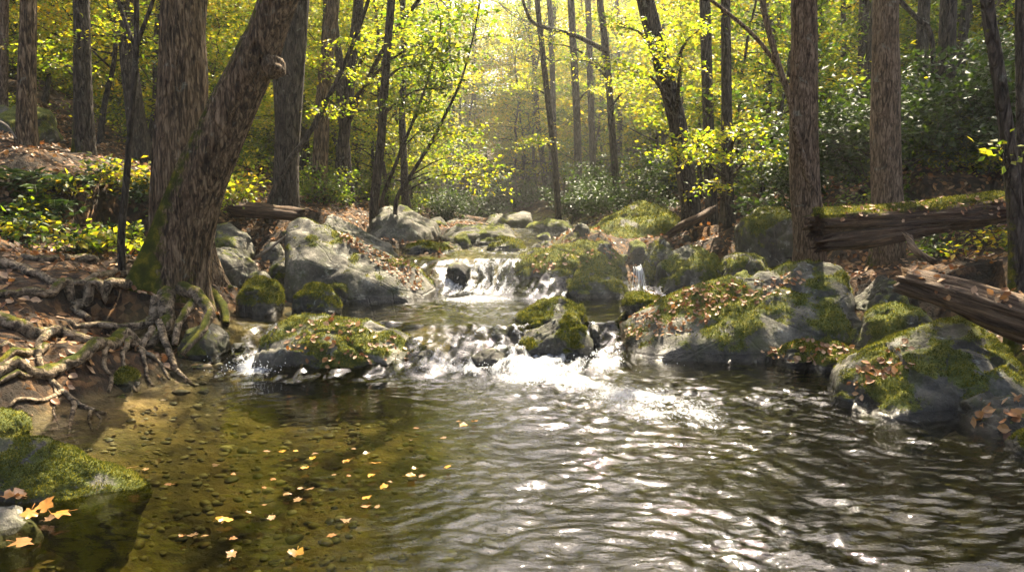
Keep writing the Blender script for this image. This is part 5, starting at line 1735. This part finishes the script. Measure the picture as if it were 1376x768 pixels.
# single leaves floating on the pool or lying by the left rock
FL = [(790, 548, 'p'), (400, 609, 'y'), (404, 632, 'y'), (412, 632, 'y'), (428, 612, 'p'), (421, 616, 'y'), (378, 608, 'y'), (365, 645, 'b'), (354, 656, 'b'), (354, 609, 'b'),
      (294, 627, 'p'), (352, 681, 'p'), (408, 658, 'p'), (412, 660, 'p'), (384, 668, 'p'), (398, 672, 'p'), (300, 704, 'Y'), (290, 702, 'y'), (262, 724, 'p'), (272, 724, 'p'),
      (308, 727, 'b'), (310, 753, 'P'), (400, 741, 'Y'), (465, 705, 'P'), (486, 671, 'Y'), (488, 682, 'p'), (508, 681, 'p'), (516, 659, 'y'), (500, 642, 'y'), (512, 624, 'y'),
      (498, 624, 'y'), (478, 606, 'p'), (490, 613, 'p'), (470, 620, 'Y'), (462, 622, 'y'), (552, 593, 'p'), (560, 632, 'y'), (545, 642, 'Y'), (552, 643, 'p'), (598, 632, 'y'),
      (570, 640, 'p'), (522, 650, 'p'), (468, 640, 'b'), (452, 640, 'p'), (620, 570, 'Y'), (642, 568, 'Y'), (618, 568, 'y'), (560, 576, 'b'), (600, 590, 'p'), (192, 634, 'p'),
      (366, 695, 'p'), (248, 722, 'b'), (452, 720, 'b'), (330, 690, 'p'), (318, 640, 'b'), (232, 652, 'b')]
FLAB = {'y': ('small yellow leaf floating on the dark pool', 'small yellow floating leaves'), 'p': ('small pale tan leaf floating on the dark pool', 'small pale floating leaves'),
        'b': ('small brown leaf floating on the dark pool', 'small brown floating leaves'), 'Y': ('larger golden leaf floating on the dark pool', 'larger golden floating leaves'),
        'P': ('larger cream leaf floating on the dark pool', 'larger cream floating leaves')}
r = np.random.default_rng(66)
for (px, py, c) in FL:
    d = ray(px, py)
    p = CAM + d * (-1.488 / d[2])
    s = (0.046 if c in 'ypb' else 0.075) * r.uniform(0.85, 1.25)
    a = r.uniform(0, 6.28)
    v, f = leaves(np.array([[0, 0, 0.0]]), np.array([[r.normal() * 0.12, r.normal() * 0.12, 1.0]]), np.array([[math.cos(a), math.sin(a), 0]]), s * 0.85, *[(a * np.array([r.uniform(0.7, 1.2), 1, 1]), b) for a, b in [lobed(px * 7 + py)]][0])
    v[:, 2] += 0.012
    o = build('leaf', v + np.array([p[0], p[1], p[2] + 0.002]), f, M[{'y': 'leaf_float', 'Y': 'leaf_float', 'p': 'leaf_pale', 'P': 'leaf_pale', 'b': 'leaf_brown'}[c]], smooth=True, loc=p)
    tag(o, FLAB[c][0], 'leaf', FLAB[c][1])
for k, (px, py, s, c) in enumerate([(35, 668, 0.10, 'leaf_brown'), (66, 688, 0.10, 'leaf_wet'), (95, 691, 0.09, 'leaf_wet'), (15, 675, 0.10, 'leaf_brown'), (18, 738, 0.09, 'leaf_brown'), (60, 712, 0.05, 'leaf_pale'),
                                    (172, 642, 0.07, 'leaf_pale'), (45, 700, 0.09, 'leaf_wet'), (5, 690, 0.10, 'leaf_brown')]):
    d = ray(px, py)
    p = CAM + d * (-1.47 / d[2])
    a = r.uniform(0, 6.28)
    v, f = leaves(np.array([[0, 0, 0.0]]), np.array([[r.normal() * 0.3, r.normal() * 0.3, 1.0]]), np.array([[math.cos(a), math.sin(a), 0]]), s * 0.95, *lobed(px + py))
    o = build('leaf', v + np.array([p[0], p[1], 0.03 + 0.01 * k]), f, M[c], loc=p)
    tag(o, 'big wet autumn leaf caught by the wedge shaped rock at the lower left', 'leaf', 'wet leaves by the wedge shaped rock')

# ------------------------------------------------------------------ haze
hz = NT('haze_air')
vol = hz.n('ShaderNodeVolumePrincipled', {'Color': (0.96, 0.97, 0.92), 'Density': 0.0006, 'Anisotropy': 0.35})
hz.t.links.new(vol.outputs[0], hz.out.inputs['Volume'])
ZTOP = 54
b = np.array([[x, y, z] for x in (-105, 105) for y in (-20, 135) for z in (-3.5, ZTOP)], float)
bf = np.array([[0, 1, 3, 2], [4, 6, 7, 5], [0, 4, 5, 1], [2, 3, 7, 6], [0, 2, 6, 4], [1, 5, 7, 3]])
o = build('haze', b, bf, hz.m, smooth=False)
tag(o, kind='stuff', label='thin bright haze hanging between the trees', cat='haze')

def mist(name, c, rad, dens, label):
    t = NT(name)
    vv = t.n('ShaderNodeVolumePrincipled', {'Color': (0.96, 0.97, 0.94), 'Density': dens, 'Anisotropy': 0.35})
    t.t.links.new(vv.outputs[0], t.out.inputs['Volume'])
    v, f = ico(4)
    o = build('mist', v * np.array(rad) + np.array(c), f, t.m)
    tag(o, label, 'mist', kind='stuff')


mist('ravine_mist', (1.5, 44, 7), (16, 27, 10), 0.0019, 'bright mist hanging in the ravine beyond the upper stream')
mist('fall_mist', (1.2, 10.6, 0.7), (1.7, 1.1, 0.75), 0.014, 'low mist drifting in front of the broad mossy boulder')

# ------------------------------------------------------------------ light, sky, camera
AZ, EL = R(17), R(54)
sd = Vector((math.sin(AZ) * math.cos(EL), math.cos(AZ) * math.cos(EL), math.sin(EL)))
sun = bpy.data.lights.new('sun', 'SUN')
sun.energy = 5.0
sun.angle = R(0.5)
sun.color = (1.0, 0.87, 0.66)
so = bpy.data.objects.new('sun', sun)
COL.objects.link(so)
so.rotation_euler = (-sd).to_track_quat('-Z', 'Y').to_euler()
so.location = (10, 30, 40)
wd = bpy.data.worlds.new('World')
SC.world = wd
wd.use_nodes = True
nt = wd.node_tree
nt.nodes.clear()
sk = nt.nodes.new('ShaderNodeTexSky')
sk.sky_type = 'NISHITA'
sk.sun_disc = False
sk.sun_elevation = EL
sk.sun_rotation = AZ
sk.air_density = 0.7
sk.dust_density = 5.0
sk.ozone_density = 0.35
bg = nt.nodes.new('ShaderNodeBackground')
bg.inputs['Strength'].default_value = 0.082
ow = nt.nodes.new('ShaderNodeOutputWorld')
nt.links.new(sk.outputs[0], bg.inputs[0])
nt.links.new(bg.outputs[0], ow.inputs['Surface'])

cam = bpy.data.cameras.new('camera')
cam.sensor_width = 36
cam.lens = 36 * FPX / 1376
cam.clip_start = 0.05
cam.clip_end = 1000
co = bpy.data.objects.new('camera', cam)
COL.objects.link(co)
co.location = CAM
co.rotation_euler = (math.pi / 2 - PITCH, 0, 0)
SC.camera = co

for o in bpy.data.objects:
    if '_w' in o:
        del o['_w']

cy = SC.cycles
cy.use_denoising = True
cy.max_bounces = 7
cy.diffuse_bounces = 3
cy.glossy_bounces = 3
cy.transmission_bounces = 4
cy.transparent_max_bounces = 8
cy.volume_bounces = 0
cy.caustics_reflective = False
cy.caustics_refractive = False
cy.sample_clamp_indirect = 4
cy.sample_clamp_direct = 0
cy.use_adaptive_sampling = True
cy.adaptive_threshold = 0.02
SC.view_settings.view_transform = 'Standard'
SC.view_settings.look = 'None'
SC.view_settings.exposure = 2.6
SC.view_settings.gamma = 1
